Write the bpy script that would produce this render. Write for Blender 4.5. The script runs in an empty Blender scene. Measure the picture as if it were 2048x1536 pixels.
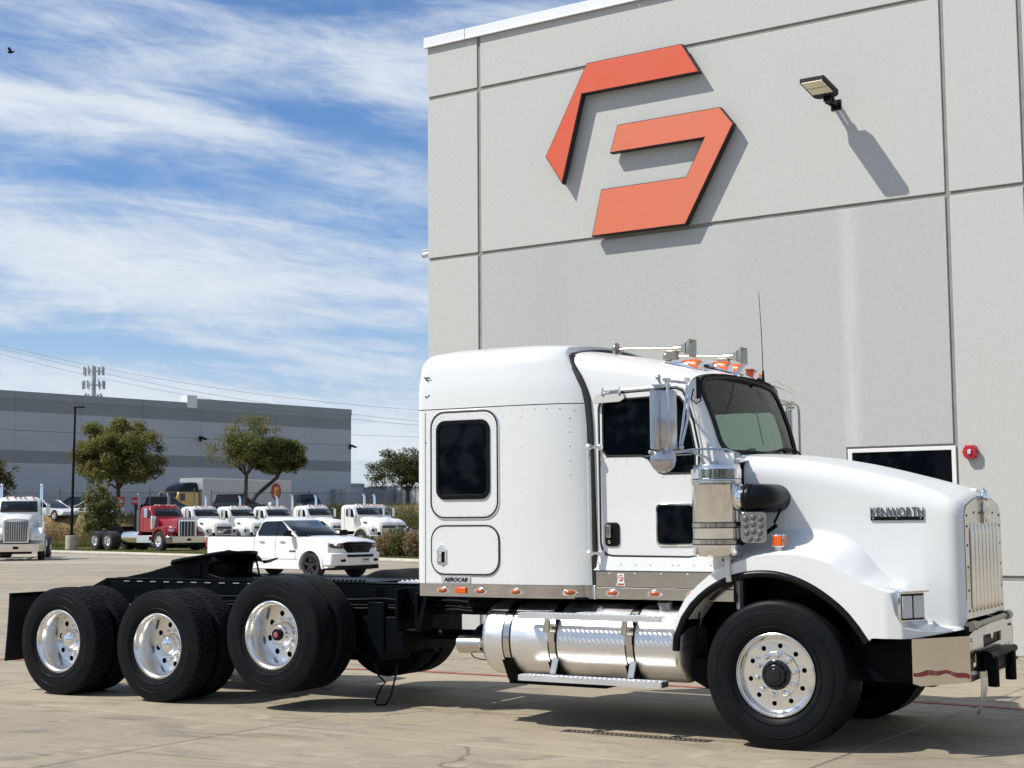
import bpy, bmesh, math, random
from math import sin, cos, pi, sqrt, radians, atan2
from mathutils import Vector, Matrix
from mathutils.geometry import tessellate_polygon
random.seed(7)
S = bpy.context.scene
COL = S.collection

# ------------------------------------------------------------------ camera, world, sun, exposure
cam_d = bpy.data.cameras.new("camera"); cam = bpy.data.objects.new("camera", cam_d); COL.objects.link(cam)
S.camera = cam
cam_d.sensor_width = 36.0
cam_d.lens = 36.0 * 2954.77 / 2048.0
cam_d.clip_start = 0.1; cam_d.clip_end = 6000
PITCH, ROLL, EYE = 0.091703, -0.0074447, 1.69135
Fv = Vector((0, cos(PITCH), sin(PITCH))); Rv = Vector((1, 0, 0)); Uv = Rv.cross(Fv)
r_ = Rv * cos(ROLL) + Uv * sin(ROLL); u_ = -Rv * sin(ROLL) + Uv * cos(ROLL)
M = Matrix((r_, u_, -Fv)).transposed().to_4x4(); M.translation = Vector((0, 0, EYE))
cam.matrix_world = M

SUN_TO = Vector((-0.785, -0.185, 1.0)).normalized()
elev = math.asin(SUN_TO.z); azim = atan2(SUN_TO.x, SUN_TO.y)
W = bpy.data.worlds.new("World"); S.world = W; W.use_nodes = True
nt = W.node_tree; nt.nodes.clear()
def wn(t, **k):
    n = nt.nodes.new(t)
    for a, b in k.items(): setattr(n, a, b)
    return n
wo = wn('ShaderNodeOutputWorld'); bg = wn('ShaderNodeBackground'); bg.inputs['Strength'].default_value = 0.083
sky = wn('ShaderNodeTexSky', sky_type='NISHITA', sun_disc=False, sun_elevation=elev, sun_rotation=azim)
sky.air_density = 1.0; sky.dust_density = 0.6; sky.ozone_density = 2.5; sky.altitude = 100
tc = wn('ShaderNodeTexCoord'); sep = wn('ShaderNodeSeparateXYZ')
nt.links.new(tc.outputs['Generated'], sep.inputs[0])
def m2(op, a, b=None, c=None, clamp=False):
    n = wn('ShaderNodeMath', operation=op); n.use_clamp = clamp
    for i, x in enumerate((a, b, c)):
        if x is None: continue
        if isinstance(x, (int, float)): n.inputs[i].default_value = x
        else: nt.links.new(x, n.inputs[i])
    return n.outputs[0]
az = m2('ARCTAN2', sep.outputs[0], sep.outputs[1]); el = m2('ARCSINE', sep.outputs[2])
def cl_noise(sx, sz, ox, oz, shear, detail, rough, dist):
    cmb = wn('ShaderNodeCombineXYZ')
    nt.links.new(m2('MULTIPLY_ADD', az, sx, ox), cmb.inputs[0])
    zz = m2('MULTIPLY_ADD', az, shear, el)
    nt.links.new(m2('MULTIPLY_ADD', zz, sz, oz), cmb.inputs[1])
    n = wn('ShaderNodeTexNoise'); n.inputs['Scale'].default_value = 1; n.inputs['Detail'].default_value = detail
    n.inputs['Roughness'].default_value = rough; n.inputs['Distortion'].default_value = dist
    nt.links.new(cmb.outputs[0], n.inputs['Vector'])
    return n.outputs[0]
def cl_blob(a0, e0, wa, we, shear=0.0):
    """soft patch of cloud in the sky round azimuth a0, elevation e0 (radians)"""
    da = m2('ADD', az, -a0)
    dx = m2('MULTIPLY', da, 1 / wa)
    dz = m2('MULTIPLY', m2('ADD', m2('MULTIPLY_ADD', da, shear, el), -e0), 1 / we)
    d = m2('ADD', m2('MULTIPLY', dx, dx), m2('MULTIPLY', dz, dz))
    return m2('EXPONENT', m2('MULTIPLY', d, -1.0))
broad = cl_noise(4.5, 20.0, 3.1, 1.7, 0.06, 7, 0.56, 1.1)
fine = cl_noise(10.0, 62.0, 8.3, 4.4, 0.10, 8, 0.62, 1.6)
wisp = cl_noise(18.0, 42.0, 1.3, 9.4, 0.22, 9, 0.64, 2.2)
s1 = m2('MULTIPLY', broad, 1.15); s1 = m2('MULTIPLY_ADD', fine, 0.5, s1); s1 = m2('MULTIPLY_ADD', wisp, 0.38, s1)
for (a0, e0, wa, we, sh, amp) in ((-0.33, 0.267, 0.13, 0.016, 0.03, 0.42), (-0.20, 0.262, 0.07, 0.008, 0.15, .22), (-0.24, 0.16, 0.17, 0.035, 0.15, 0.26),
                                  (-0.30, 0.33, 0.09, 0.02, 0.3, 0.16), (-0.09, 0.295, 0.05, 0.02, 0.35, 0.20),
                                  (-0.12, 0.265, 0.09, 0.015, 0.15, -0.50), (-0.26, 0.225, 0.12, 0.014, 0.04, -0.25), (-0.15, 0.345, 0.14, 0.02, 0.1, -0.3),
                                  (-0.11, 0.21, 0.08, 0.022, 0.2, -0.22), (-0.28, 0.115, 0.09, 0.007, 0.06, -0.20), (-0.1, 0.125, 0.05, 0.006, 0.05, -0.22),
                                  (-0.2, 0.06, 0.5, 0.045, 0, 0.25)):
    s1 = m2('MULTIPLY_ADD', cl_blob(a0, e0, wa, we, sh), amp, s1)
mr = wn('ShaderNodeMapRange'); mr.interpolation_type = 'SMOOTHSTEP'
mr.inputs['From Min'].default_value = 0.56; mr.inputs['From Max'].default_value = 1.34
nt.links.new(s1, mr.inputs['Value'])
hz = wn('ShaderNodeMapRange'); hz.inputs['From Min'].default_value = 0.0; hz.inputs['From Max'].default_value = 0.17
hz.inputs['To Min'].default_value = 0.92; hz.inputs['To Max'].default_value = 0.0
nt.links.new(el, hz.inputs['Value'])
cf = m2('MAXIMUM', mr.outputs[0], hz.outputs[0])
cf = m2('MULTIPLY', cf, 0.93)
zen = wn('ShaderNodeMapRange'); zen.inputs['From Min'].default_value = 0.45; zen.inputs['From Max'].default_value = 1.2
zen.inputs['To Min'].default_value = 1.0; zen.inputs['To Max'].default_value = 0.35
nt.links.new(el, zen.inputs['Value']); cf = m2('MULTIPLY', cf, zen.outputs[0])
tint = wn('ShaderNodeMix', data_type='RGBA', blend_type='MULTIPLY'); tint.inputs[0].default_value = 1
tint.inputs[7].default_value = (0.98, 1.27, 1.62, 1)
nt.links.new(sky.outputs[0], tint.inputs[6])
mx = wn('ShaderNodeMix', data_type='RGBA'); nt.links.new(cf, mx.inputs[0])
nt.links.new(tint.outputs[2], mx.inputs[6])
cb = wn('ShaderNodeMapRange'); cb.inputs['From Min'].default_value = 0.95; cb.inputs['From Max'].default_value = 1.65
nt.links.new(s1, cb.inputs['Value'])
cc = wn('ShaderNodeMix', data_type='RGBA'); nt.links.new(cb.outputs[0], cc.inputs[0]); cc.inputs[6].default_value = (7.2, 8.3, 9.9, 1); cc.inputs[7].default_value = (10.4, 10.9, 11.4, 1)
nt.links.new(cc.outputs[2], mx.inputs[7])
nt.links.new(mx.outputs[2], bg.inputs['Color']); nt.links.new(bg.outputs[0], wo.inputs[0])

sd = bpy.data.lights.new("sun", 'SUN'); sd.energy = 5.0; sd.angle = radians(0.5); sd.color = (1.0, 0.955, 0.88)
sun = bpy.data.objects.new("sun", sd); COL.objects.link(sun)
sun.rotation_euler = SUN_TO.to_track_quat('Z', 'Y').to_euler(); sun.location = (-20, -10, 40)
S.view_settings.view_transform = 'Standard'; S.view_settings.look = 'None'
S.view_settings.exposure = 0.0; S.view_settings.gamma = 1.0; S.view_settings.use_curve_mapping = False
S.cycles.max_bounces = 8; S.cycles.transparent_max_bounces = 12

# ------------------------------------------------------------------ helpers
class MB:
    def __init__(s): s.v = []; s.f = []; s.mi = []; s.m = 0
    def add(s, vs, fs):
        b = len(s.v); s.v += [tuple(v) for v in vs]
        for f in fs: s.f.append(tuple(b + i for i in f)); s.mi.append(s.m)
        return s
    def box(s, x0, x1, y0, y1, z0, z1):
        return s.add([(x0,y0,z0),(x1,y0,z0),(x1,y1,z0),(x0,y1,z0),(x0,y0,z1),(x1,y0,z1),(x1,y1,z1),(x0,y1,z1)],
                     [(0,3,2,1),(4,5,6,7),(0,1,5,4),(1,2,6,5),(2,3,7,6),(3,0,4,7)])
    def obox(s, c, sz, R=None):
        R = R or Matrix.Identity(3); c = Vector(c); q = []
        for k in ((-1,-1,-1),(1,-1,-1),(1,1,-1),(-1,1,-1),(-1,-1,1),(1,-1,1),(1,1,1),(-1,1,1)):
            q.append(c + R @ Vector((k[0]*sz[0]/2, k[1]*sz[1]/2, k[2]*sz[2]/2)))
        return s.add(q, [(0,3,2,1),(4,5,6,7),(0,1,5,4),(1,2,6,5),(2,3,7,6),(3,0,4,7)])
    def cyl(s, p0, p1, r0, r1=None, n=16, caps=True):
        r1 = r0 if r1 is None else r1
        p0, p1 = Vector(p0), Vector(p1); d = (p1 - p0).normalized()
        a = d.orthogonal().normalized(); b = d.cross(a); vs = []
        for p, r in ((p0, r0), (p1, r1)):
            for i in range(n):
                t = 2*pi*i/n; vs.append(p + a*(r*cos(t)) + b*(r*sin(t)))
        fs = [(i, (i+1) % n, n+(i+1) % n, n+i) for i in range(n)]
        if caps: fs += [tuple(range(n-1, -1, -1)), tuple(range(n, 2*n))]
        return s.add(vs, fs)
    def tube(s, path, r, n=8, caps=True):
        P = [Vector(p) for p in path]; vs = []; prev = None
        rs = r if isinstance(r, (list, tuple)) else [r]*len(P)
        for i, p in enumerate(P):
            d = (P[min(i+1, len(P)-1)] - P[max(i-1, 0)]).normalized()
            if prev is None: a = d.orthogonal().normalized()
            else: a = (prev - d*prev.dot(d)).normalized()
            prev = a; b = d.cross(a)
            for k in range(n):
                t = 2*pi*k/n; vs.append(p + a*(rs[i]*cos(t)) + b*(rs[i]*sin(t)))
        fs = []
        for i in range(len(P)-1):
            for k in range(n):
                fs.append((i*n+k, i*n+(k+1) % n, (i+1)*n+(k+1) % n, (i+1)*n+k))
        if caps: fs += [tuple(range(n-1, -1, -1)), tuple(range((len(P)-1)*n, len(P)*n))]
        return s.add(vs, fs)
    def lathe(s, prof, c, ax, n=32, cap=False):
        """prof: list of (radius, distance along ax)"""
        c, ax = Vector(c), Vector(ax).normalized()
        a = ax.orthogonal().normalized()
        if abs(ax.z) < .5: a = Vector((0, 0, 1))
        b = ax.cross(a); vs = []
        for r, h in prof:
            for k in range(n):
                t = 2*pi*k/n; vs.append(c + ax*h + a*(r*cos(t)) + b*(r*sin(t)))
        fs = []
        for i in range(len(prof)-1):
            for k in range(n):
                fs.append((i*n+k, i*n+(k+1) % n, (i+1)*n+(k+1) % n, (i+1)*n+k))
        if cap: fs += [tuple(range(n-1, -1, -1)), tuple(range((len(prof)-1)*n, len(prof)*n))]
        return s.add(vs, fs)
    def grid(s, rows, close=False):
        m, n = len(rows), len(rows[0]); vs = [p for r in rows for p in r]; fs = []
        for i in range(m-1):
            for k in range(n if close else n-1):
                fs.append((i*n+k, i*n+(k+1) % n, (i+1)*n+(k+1) % n, (i+1)*n+k))
        return s.add(vs, fs)
    def prism(s, pts, fn, d0, d1, holes=()):
        """extrude a 2-D polygon (with holes): fn(u, v, d) -> point"""
        if not holes:
            n = len(pts); vs = [fn(p[0], p[1], d0) for p in pts] + [fn(p[0], p[1], d1) for p in pts]
            return s.add(vs, [tuple(range(n)), tuple(range(2*n-1, n-1, -1))] + [(i, (i+1) % n, n+(i+1) % n, n+i) for i in range(n)])
        loops = [list(pts)] + [list(h) for h in holes]; flat = [p for l in loops for p in l]; n = len(flat)
        tris = tessellate_polygon([[Vector((p[0], p[1], 0)) for p in l] for l in loops])
        vs = [fn(p[0], p[1], d0) for p in flat] + [fn(p[0], p[1], d1) for p in flat]
        fs = [tuple(t) for t in tris] + [tuple(i+n for i in reversed(t)) for t in tris]
        o = 0
        for l in loops:
            k = len(l)
            for i in range(k): fs.append((o+i, o+(i+1) % k, n+o+(i+1) % k, n+o+i))
            o += k
        return s.add(vs, fs)
    def sph(s, c, r, n=12, m=8, sc=(1,1,1)):
        rows = []
        for i in range(m+1):
            t = pi*i/m; rows.append([(c[0]+sc[0]*r*sin(t)*cos(2*pi*k/n), c[1]+sc[1]*r*sin(t)*sin(2*pi*k/n), c[2]+sc[2]*r*cos(t)) for k in range(n)])
        return s.grid(rows, True)
    def build(s, name, mats, parent=None, loc=(0,0,0), smooth=38, bevel=0, seg=2, kind=None, label=None, rot=0):
        me = bpy.data.meshes.new(name); me.from_pydata(s.v, [], s.f)
        if not isinstance(mats, (list, tuple)): mats = [mats]
        for m in mats: me.materials.append(m)
        if len(mats) > 1: me.polygons.foreach_set('material_index', s.mi)
        bm = bmesh.new(); bm.from_mesh(me); bmesh.ops.remove_doubles(bm, verts=bm.verts, dist=1e-5)
        bmesh.ops.recalc_face_normals(bm, faces=bm.faces); bm.to_mesh(me); bm.free()
        if smooth:
            me.polygons.foreach_set('use_smooth', [True]*len(me.polygons)); me.set_sharp_from_angle(angle=radians(smooth))
        me.update()
        o = bpy.data.objects.new(name, me); COL.objects.link(o); o.location = loc; o.rotation_euler[2] = rot
        if parent: o.parent = parent
        if bevel:
            b = o.modifiers.new('bevel', 'BEVEL'); b.width = bevel; b.segments = seg; b.limit_method = 'ANGLE'; b.angle_limit = radians(35)
            b.harden_normals = False
        if kind: o['kind'] = kind
        if label: o['label'] = label
        return o

def thing(name, label, cat, loc=(0,0,0), rz=0, group=None, scale=None):
    o = bpy.data.objects.new(name, None); COL.objects.link(o); o.location = loc; o.rotation_euler = (0, 0, rz)
    o.empty_display_size = .2
    if scale: o.scale = (scale,)*3
    return tag(o, label, cat, group)
def tag(o, label, cat, group=None):
    o['label'] = label; o['category'] = cat
    if group: o['group'] = group
    return o
def copy_obj(o, parent=None):
    c = o.copy(); COL.objects.link(c); c.parent = parent
    for ch in KIDS(o): copy_obj(ch, c)
    return c
def KIDS(o): return [x for x in o.children]
def share(o, parent, loc=None, rz=None):
    c = o.copy(); COL.objects.link(c); c.parent = parent
    if loc is not None: c.location = loc
    if rz is not None: c.rotation_euler[2] = rz
    return c

def mat(name, col, rough=.5, metal=0, bump=0, bscale=60, vary=0, vscale=3, coat=0, alt=None, spec=None, detail=4, stretch=None, island=0):
    m = bpy.data.materials.new(name); m.use_nodes = True; t = m.node_tree; L = t.links
    p = t.nodes['Principled BSDF']; c = tuple(col) + (1,)
    p.inputs['Base Color'].default_value = c; p.inputs['Roughness'].default_value = rough; p.inputs['Metallic'].default_value = metal
    if coat: p.inputs['Coat Weight'].default_value = coat; p.inputs['Coat Roughness'].default_value = .04
    if spec is not None: p.inputs['Specular IOR Level'].default_value = spec
    tcn = t.nodes.new('ShaderNodeTexCoord'); co = tcn.outputs['Object']
    if stretch:
        mp = t.nodes.new('ShaderNodeMapping'); mp.inputs['Scale'].default_value = stretch; L.new(co, mp.inputs[0]); co = mp.outputs[0]
    if vary or alt:
        n = t.nodes.new('ShaderNodeTexNoise'); n.inputs['Scale'].default_value = vscale; n.inputs['Detail'].default_value = detail; L.new(co, n.inputs['Vector'])
        r = t.nodes.new('ShaderNodeMapRange'); r.inputs['From Min'].default_value = .32; r.inputs['From Max'].default_value = .68; L.new(n.outputs[0], r.inputs['Value'])
        fac = r.outputs[0]
        if island:
            g = t.nodes.new('ShaderNodeNewGeometry'); a = t.nodes.new('ShaderNodeMath'); a.operation = 'MULTIPLY_ADD'
            L.new(g.outputs['Random Per Island'], a.inputs[0]); a.inputs[1].default_value = island
            b = t.nodes.new('ShaderNodeMath'); b.operation = 'MULTIPLY'; b.inputs[1].default_value = 1-island; L.new(fac, b.inputs[0]); L.new(b.outputs[0], a.inputs[2]); fac = a.outputs[0]
        mxn = t.nodes.new('ShaderNodeMix'); mxn.data_type = 'RGBA'; L.new(fac, mxn.inputs[0])
        mxn.inputs[6].default_value = c
        mxn.inputs[7].default_value = tuple(alt)+(1,) if alt else tuple(x*(1-vary) for x in col)+(1,)
        L.new(mxn.outputs[2], p.inputs['Base Color'])
        if rough < .95 and vary:
            rr = t.nodes.new('ShaderNodeMapRange'); rr.inputs['To Min'].default_value = rough*.85; rr.inputs['To Max'].default_value = min(1, rough*1.25); L.new(fac, rr.inputs['Value']); L.new(rr.outputs[0], p.inputs['Roughness'])
    if bump:
        n = t.nodes.new('ShaderNodeTexNoise'); n.inputs['Scale'].default_value = bscale; n.inputs['Detail'].default_value = 5; L.new(co, n.inputs['Vector'])
        b = t.nodes.new('ShaderNodeBump'); b.inputs['Strength'].default_value = bump; b.inputs['Distance'].default_value = .02; L.new(n.outputs[0], b.inputs['Height']); L.new(b.outputs[0], p.inputs['Normal'])
    return m
def mat_glass(name, tint_, gloss, rough=.02):
    m = bpy.data.materials.new(name); m.use_nodes = True; t = m.node_tree; L = t.links; t.nodes.remove(t.nodes['Principled BSDF'])
    o = t.nodes['Material Output']; tr = t.nodes.new('ShaderNodeBsdfTransparent'); tr.inputs[0].default_value = tuple(tint_)+(1,)
    gl = t.nodes.new('ShaderNodeBsdfGlossy'); gl.inputs['Roughness'].default_value = rough
    fr = t.nodes.new('ShaderNodeFresnel'); fr.inputs[0].default_value = 1.5
    a = t.nodes.new('ShaderNodeMath'); a.operation = 'MULTIPLY_ADD'; a.inputs[1].default_value = .65; a.inputs[2].default_value = gloss; a.use_clamp = True
    L.new(fr.outputs[0], a.inputs[0]); x = t.nodes.new('ShaderNodeMixShader'); L.new(a.outputs[0], x.inputs[0]); L.new(tr.outputs[0], x.inputs[1]); L.new(gl.outputs[0], x.inputs[2])
    L.new(x.outputs[0], o.inputs[0]); return m

PAINT = mat('white_paint', (.735, .745, .735), .30, bump=.012, bscale=9, vary=.035, vscale=2.5, coat=.4)
PAINT2 = mat('white_fleet_paint', (.78, .77, .74), .35, vary=.08, vscale=2)
REDP = mat('red_paint', (.30, .010, .013), .25, coat=.6, vary=.15)
CHROME = mat('chrome', (.86, .86, .85), .05, 1, bump=.01, bscale=12)
STAIN = mat('stainless_steel', (.62, .59, .55), .16, 1, bump=.03, bscale=5, vary=.12, vscale=6)
ALU = mat('brushed_aluminium', (.88, .88, .88), .40, 1, bump=.03, bscale=7, vary=.07, vscale=5, stretch=(1, 1, 6))
RIM = mat('polished_rim', (.88, .87, .85), .20, 1, vary=.03, vscale=3)
TYRE = mat('tyre_rubber', (.0065, .0080, .0105), .42, bump=.06, bscale=50, vary=.35, vscale=5, spec=.09, alt=(.0105, .0105, .011))
TREAD = mat('tread_rubber', (.020, .020, .023), .75, vary=.4, vscale=20, spec=.08)
BLACK = mat('black_chassis_paint', (.0035, .0050, .0075), .40, bump=.05, bscale=25, vary=.4, vscale=6, spec=.07)
PLAS = mat('black_plastic', (.005, .005, .006), .45, spec=.14)
SEALM = mat('black_rubber_seal', (.008, .008, .008), .6)
GLASSD = mat('tinted_glass', (.0015, .003, .005), .03, spec=.16)
AMBER = mat('amber_lens', (.72, .105, .006), .25, coat=.25, bump=.15, bscale=90)
AMBERD = mat('dull_amber_lens', (.42, .09, .015), .25, coat=.5)
REDL = mat('red_lens', (.45, .02, .02), .2, coat=.5)
CLEAR = mat('clear_lens', (.55, .58, .60), .08, spec=.8, coat=.8, bump=.4, bscale=80)
RUBM = mat('fender_rubber', (.004, .005, .006), .33, spec=.2)
INTER = mat('cab_interior', (.010, .011, .013), .8)
WSG = mat_glass('windshield_glass', (.42, .56, .49), .02)
SIDEG = mat_glass('side_glass', (.75, .82, .78), .02)

# ------------------------------------------------------------------ ground
def world_mat(name, stages, rough=.85, bump=.15, bscale=40, rnd=0, rot=0):
    """stages: list of (noise scale xyz, detail, from_min, from_max, colour) mixed over the first colour"""
    m = bpy.data.materials.new(name); m.use_nodes = True; t = m.node_tree; L = t.links; p = t.nodes['Principled BSDF']
    g = t.nodes.new('ShaderNodeNewGeometry'); pos = g.outputs['Position']
    mp0 = t.nodes.new('ShaderNodeMapping'); mp0.inputs['Rotation'].default_value = (0, 0, rot); L.new(pos, mp0.inputs[0]); pos = mp0.outputs[0]
    cur = None; base = stages[0]
    for i, (sc, det, a, b, col, dist) in enumerate(stages[1:]):
        mp = t.nodes.new('ShaderNodeMapping'); mp.inputs['Scale'].default_value = sc; mp.inputs['Location'].default_value = (i*7.3, i*3.1, 0); L.new(pos, mp.inputs[0])
        n = t.nodes.new('ShaderNodeTexNoise'); n.inputs['Scale'].default_value = 1; n.inputs['Detail'].default_value = det; n.inputs['Roughness'].default_value = .6; n.inputs['Distortion'].default_value = dist
        L.new(mp.outputs[0], n.inputs['Vector'])
        r = t.nodes.new('ShaderNodeMapRange'); r.inputs['From Min'].default_value = a; r.inputs['From Max'].default_value = b; r.inputs['To Max'].default_value = col[3]; L.new(n.outputs[0], r.inputs['Value'])
        x = t.nodes.new('ShaderNodeMix'); x.data_type = 'RGBA'; L.new(r.outputs[0], x.inputs[0])
        if cur is None: x.inputs[6].default_value = tuple(base) + (1,)
        else: L.new(cur, x.inputs[6])
        x.inputs[7].default_value = tuple(col[:3]) + (1,); cur = x.outputs[2]
    if rnd:
        oi = t.nodes.new('ShaderNodeObjectInfo'); r = t.nodes.new('ShaderNodeMapRange'); r.inputs['To Min'].default_value = 1-rnd; r.inputs['To Max'].default_value = 1+rnd; L.new(oi.outputs['Random'], r.inputs['Value'])
        x = t.nodes.new('ShaderNodeVectorMath'); x.operation = 'SCALE'; L.new(cur, x.inputs[0]); L.new(r.outputs[0], x.inputs['Scale']); cur = x.outputs[0]
    L.new(cur, p.inputs['Base Color']); p.inputs['Roughness'].default_value = rough
    n = t.nodes.new('ShaderNodeTexNoise'); n.inputs['Scale'].default_value = bscale; n.inputs['Detail'].default_value = 6; L.new(pos, n.inputs['Vector'])
    b = t.nodes.new('ShaderNodeBump'); b.inputs['Strength'].default_value = bump; b.inputs['Distance'].default_value = .02; L.new(n.outputs[0], b.inputs['Height']); L.new(b.outputs[0], p.inputs['Normal'])
    return m
WY, WD, YAW = 0.584844, 18.45724, 0.536425
we = Vector((cos(WY), -sin(WY), 0)); wn_ = Vector((sin(WY), cos(WY), 0))
CONC = world_mat('apron_concrete', [(.355, .295, .208), ((.35, .5, 1), 5, .38, .66, (.27, .228, .165, .9), .6), ((1.0, 3.0, 1), 7, .50, .68, (.17, .15, .118, .75), 1.2),
                                    ((9, 14, 1), 5, .60, .72, (.13, .118, .10, .55), .8), ((3, 2, 1), 7, .58, .70, (.43, .375, .29, .6), .5), ((60, 60, 1), 2, .62, .70, (.15, .14, .12, .5), 0),
                                    ((.9, 14, 1), 6, .60, .66, (.12, .105, .085, .55), 1.4)], rough=.8, bump=.2, bscale=70, rnd=.05, rot=WY-.1)
FAR = world_mat('far_concrete', [(.36, .31, .235), ((.02, .22, 1), 5, .40, .62, (.25, .225, .19, .9), .4), ((.08, .9, 1), 5, .5, .7, (.44, .39, .31, .6), .5)], rough=.9, bump=.05, bscale=20)
def cracks(m, scale, width, amt, col):
    """hairline cracks and drips: thin lines along the borders of distorted cells, kept only in patches"""
    t = m.node_tree; L = t.links; p = t.nodes['Principled BSDF']; src = p.inputs['Base Color'].links[0].from_socket
    g = t.nodes.new('ShaderNodeNewGeometry'); n = t.nodes.new('ShaderNodeTexNoise'); n.inputs['Scale'].default_value = 1.3; n.inputs['Detail'].default_value = 5; L.new(g.outputs['Position'], n.inputs['Vector'])
    v = t.nodes.new('ShaderNodeVectorMath'); v.operation = 'MULTIPLY_ADD'; L.new(n.outputs['Color'], v.inputs[0]); v.inputs[1].default_value = (.9, .9, .9); L.new(g.outputs['Position'], v.inputs[2])
    vo = t.nodes.new('ShaderNodeTexVoronoi'); vo.feature = 'DISTANCE_TO_EDGE'; vo.inputs['Scale'].default_value = scale; L.new(v.outputs[0], vo.inputs['Vector'])
    r = t.nodes.new('ShaderNodeMapRange'); r.inputs['From Min'].default_value = width; r.inputs['From Max'].default_value = 0; L.new(vo.outputs['Distance'], r.inputs['Value'])
    n2 = t.nodes.new('ShaderNodeTexNoise'); n2.inputs['Scale'].default_value = .35; n2.inputs['Detail'].default_value = 3; L.new(g.outputs['Position'], n2.inputs['Vector'])
    r2 = t.nodes.new('ShaderNodeMapRange'); r2.inputs['From Min'].default_value = .50; r2.inputs['From Max'].default_value = .56; r2.inputs['To Max'].default_value = amt; L.new(n2.outputs[0], r2.inputs['Value'])
    a = t.nodes.new('ShaderNodeMath'); a.operation = 'MULTIPLY'; L.new(r.outputs[0], a.inputs[0]); L.new(r2.outputs[0], a.inputs[1])
    vo2 = t.nodes.new('ShaderNodeTexVoronoi'); vo2.inputs['Scale'].default_value = 2.2; L.new(g.outputs['Position'], vo2.inputs['Vector'])
    wv = t.nodes.new('ShaderNodeMath'); wv.operation = 'MULTIPLY'; wv.inputs[1].default_value = .07; L.new(vo2.outputs['Color'], wv.inputs[0])
    r3 = t.nodes.new('ShaderNodeMath'); r3.operation = 'LESS_THAN'; L.new(vo2.outputs['Distance'], r3.inputs[0]); L.new(wv.outputs[0], r3.inputs[1])
    b = t.nodes.new('ShaderNodeMath'); b.operation = 'MULTIPLY_ADD'; L.new(r3.outputs[0], b.inputs[0]); b.inputs[1].default_value = .55; L.new(a.outputs[0], b.inputs[2]); b.use_clamp = True
    x = t.nodes.new('ShaderNodeMix'); x.data_type = 'RGBA'; L.new(b.outputs[0], x.inputs[0]); L.new(src, x.inputs[6]); x.inputs[7].default_value = col; L.new(x.outputs[2], p.inputs['Base Color'])
cracks(CONC, .22, .006, .8, (.09, .08, .065, 1))
g = MB(); g.add([(-1500, -300, -.014), (1500, -300, -.014), (1500, 2500, -.014), (-1500, 2500, -.014)], [(0, 1, 2, 3)])
ground = g.build('ground', FAR, smooth=0); ground['kind'] = 'structure'
pave = MB(); pave.add([(-30, -40, -.010), (30, -40, -.010), (30, 58, -.010), (-30, 58, -.010)], [(0, 1, 2, 3)])
pavement = pave.build('pavement', FAR, smooth=0); pavement['kind'] = 'structure'
slab_me = None; STEP = 4.6
for i in range(-13, 7):
    for j in range(-7, 15):
        s0, n0 = -8.57 + STEP*i, WD - STEP*(j-6); 
        c = we*(s0 + STEP/2) + wn_*(n0 - STEP/2)
        if n0 > WD + .1 and s0 > -13.9: continue
        if c.y < 4 or c.y > 60 or abs(c.x) > .40*c.y + 4.5: continue
        if slab_me is None:
            b = MB(); k = STEP/2; q = k - .006; r = k - .014
            vs = [(-q,-q,-.05),(q,-q,-.05),(q,q,-.05),(-q,q,-.05),(-q,-q,-.006),(q,-q,-.006),(q,q,-.006),(-q,q,-.006),(-r,-r,0),(r,-r,0),(r,r,0),(-r,r,0)]
            fs = [(8,9,10,11)] + [(4+a, 4+(a+1) % 4, 8+(a+1) % 4, 8+a) for a in range(4)] + [(a, (a+1) % 4, 4+(a+1) % 4, 4+a) for a in range(4)]
            b.add(vs, fs); o = b.build('slab', CONC, pavement, c, smooth=0, rot=-WY); slab_me = o.data
        else:
            o = bpy.data.objects.new('slab', slab_me); COL.objects.link(o); o.parent = pavement; o.location = c; o.rotation_euler[2] = -WY
        o.location.z = random.uniform(-.0015, .0015)

REDLINE = world_mat('worn_red_line_paint', [(.34, .05, .045), ((14, 14, 1), 6, .50, .60, (.30, .22, .17, 1), .6)], rough=.7, bump=.1)
LP = [(-30.0, 27.5), (-14.0, 21.6), (-6.6, 18.75), (-1.12, 16.9), (.8, 15.75), (2.32, 14.75), (4.46, 13.2), (9, 9.9), (14, 6.2)]
b = MB(); rows = []
for i, pnt in enumerate(LP):
    a = Vector(LP[max(i-1, 0)]); c = Vector(LP[min(i+1, len(LP)-1)]); d = (c-a).normalized(); nn = Vector((-d.y, d.x))*.05
    rows.append([(pnt[0]-nn.x, pnt[1]-nn.y, .0055), (pnt[0]+nn.x, pnt[1]+nn.y, .0055)])
b.grid(rows); o = b.build('painted_line', REDLINE, pavement, smooth=0)

GRASS = world_mat('dry_grass_ground', [(.13, .125, .04), ((.4, .4, 1), 6, .4, .65, (.22, .17, .08, .8), .5), ((3, 3, 1), 5, .5, .7, (.07, .085, .025, .8), .5)], rough=1, bump=.6, bscale=15)
KL = [(-75, 98), (-40, 95.2), (-31.33, 90.7), (-27.0, 86.5), (-21, 79.6), (-15.3, 72.55), (-10, 67.2), (-5.64, 62.9), (-3.9, 60.4), (4, 53), (20, 45)]
vg = MB(); rows = []
for (x, y) in KL: rows.append([(x, y+.1, .12), (x+12, y+70, .12)])
vg.grid(rows); verge = vg.build('grass_verge', GRASS, smooth=0); verge['kind'] = 'structure'
kb = MB(); rows = []
for i, (x, y) in enumerate(KL):
    rows.append([(x, y-.25, 0.001), (x, y-.25, .06), (x, y-.08, .14), (x, y+.12, .14), (x, y+.12, .05)])
kb.grid(rows); kerb = kb.build('kerb', mat('kerb_concrete', (.50, .45, .36), .9, vary=.2, vscale=2), smooth=0); kerb['kind'] = 'structure'
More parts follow.
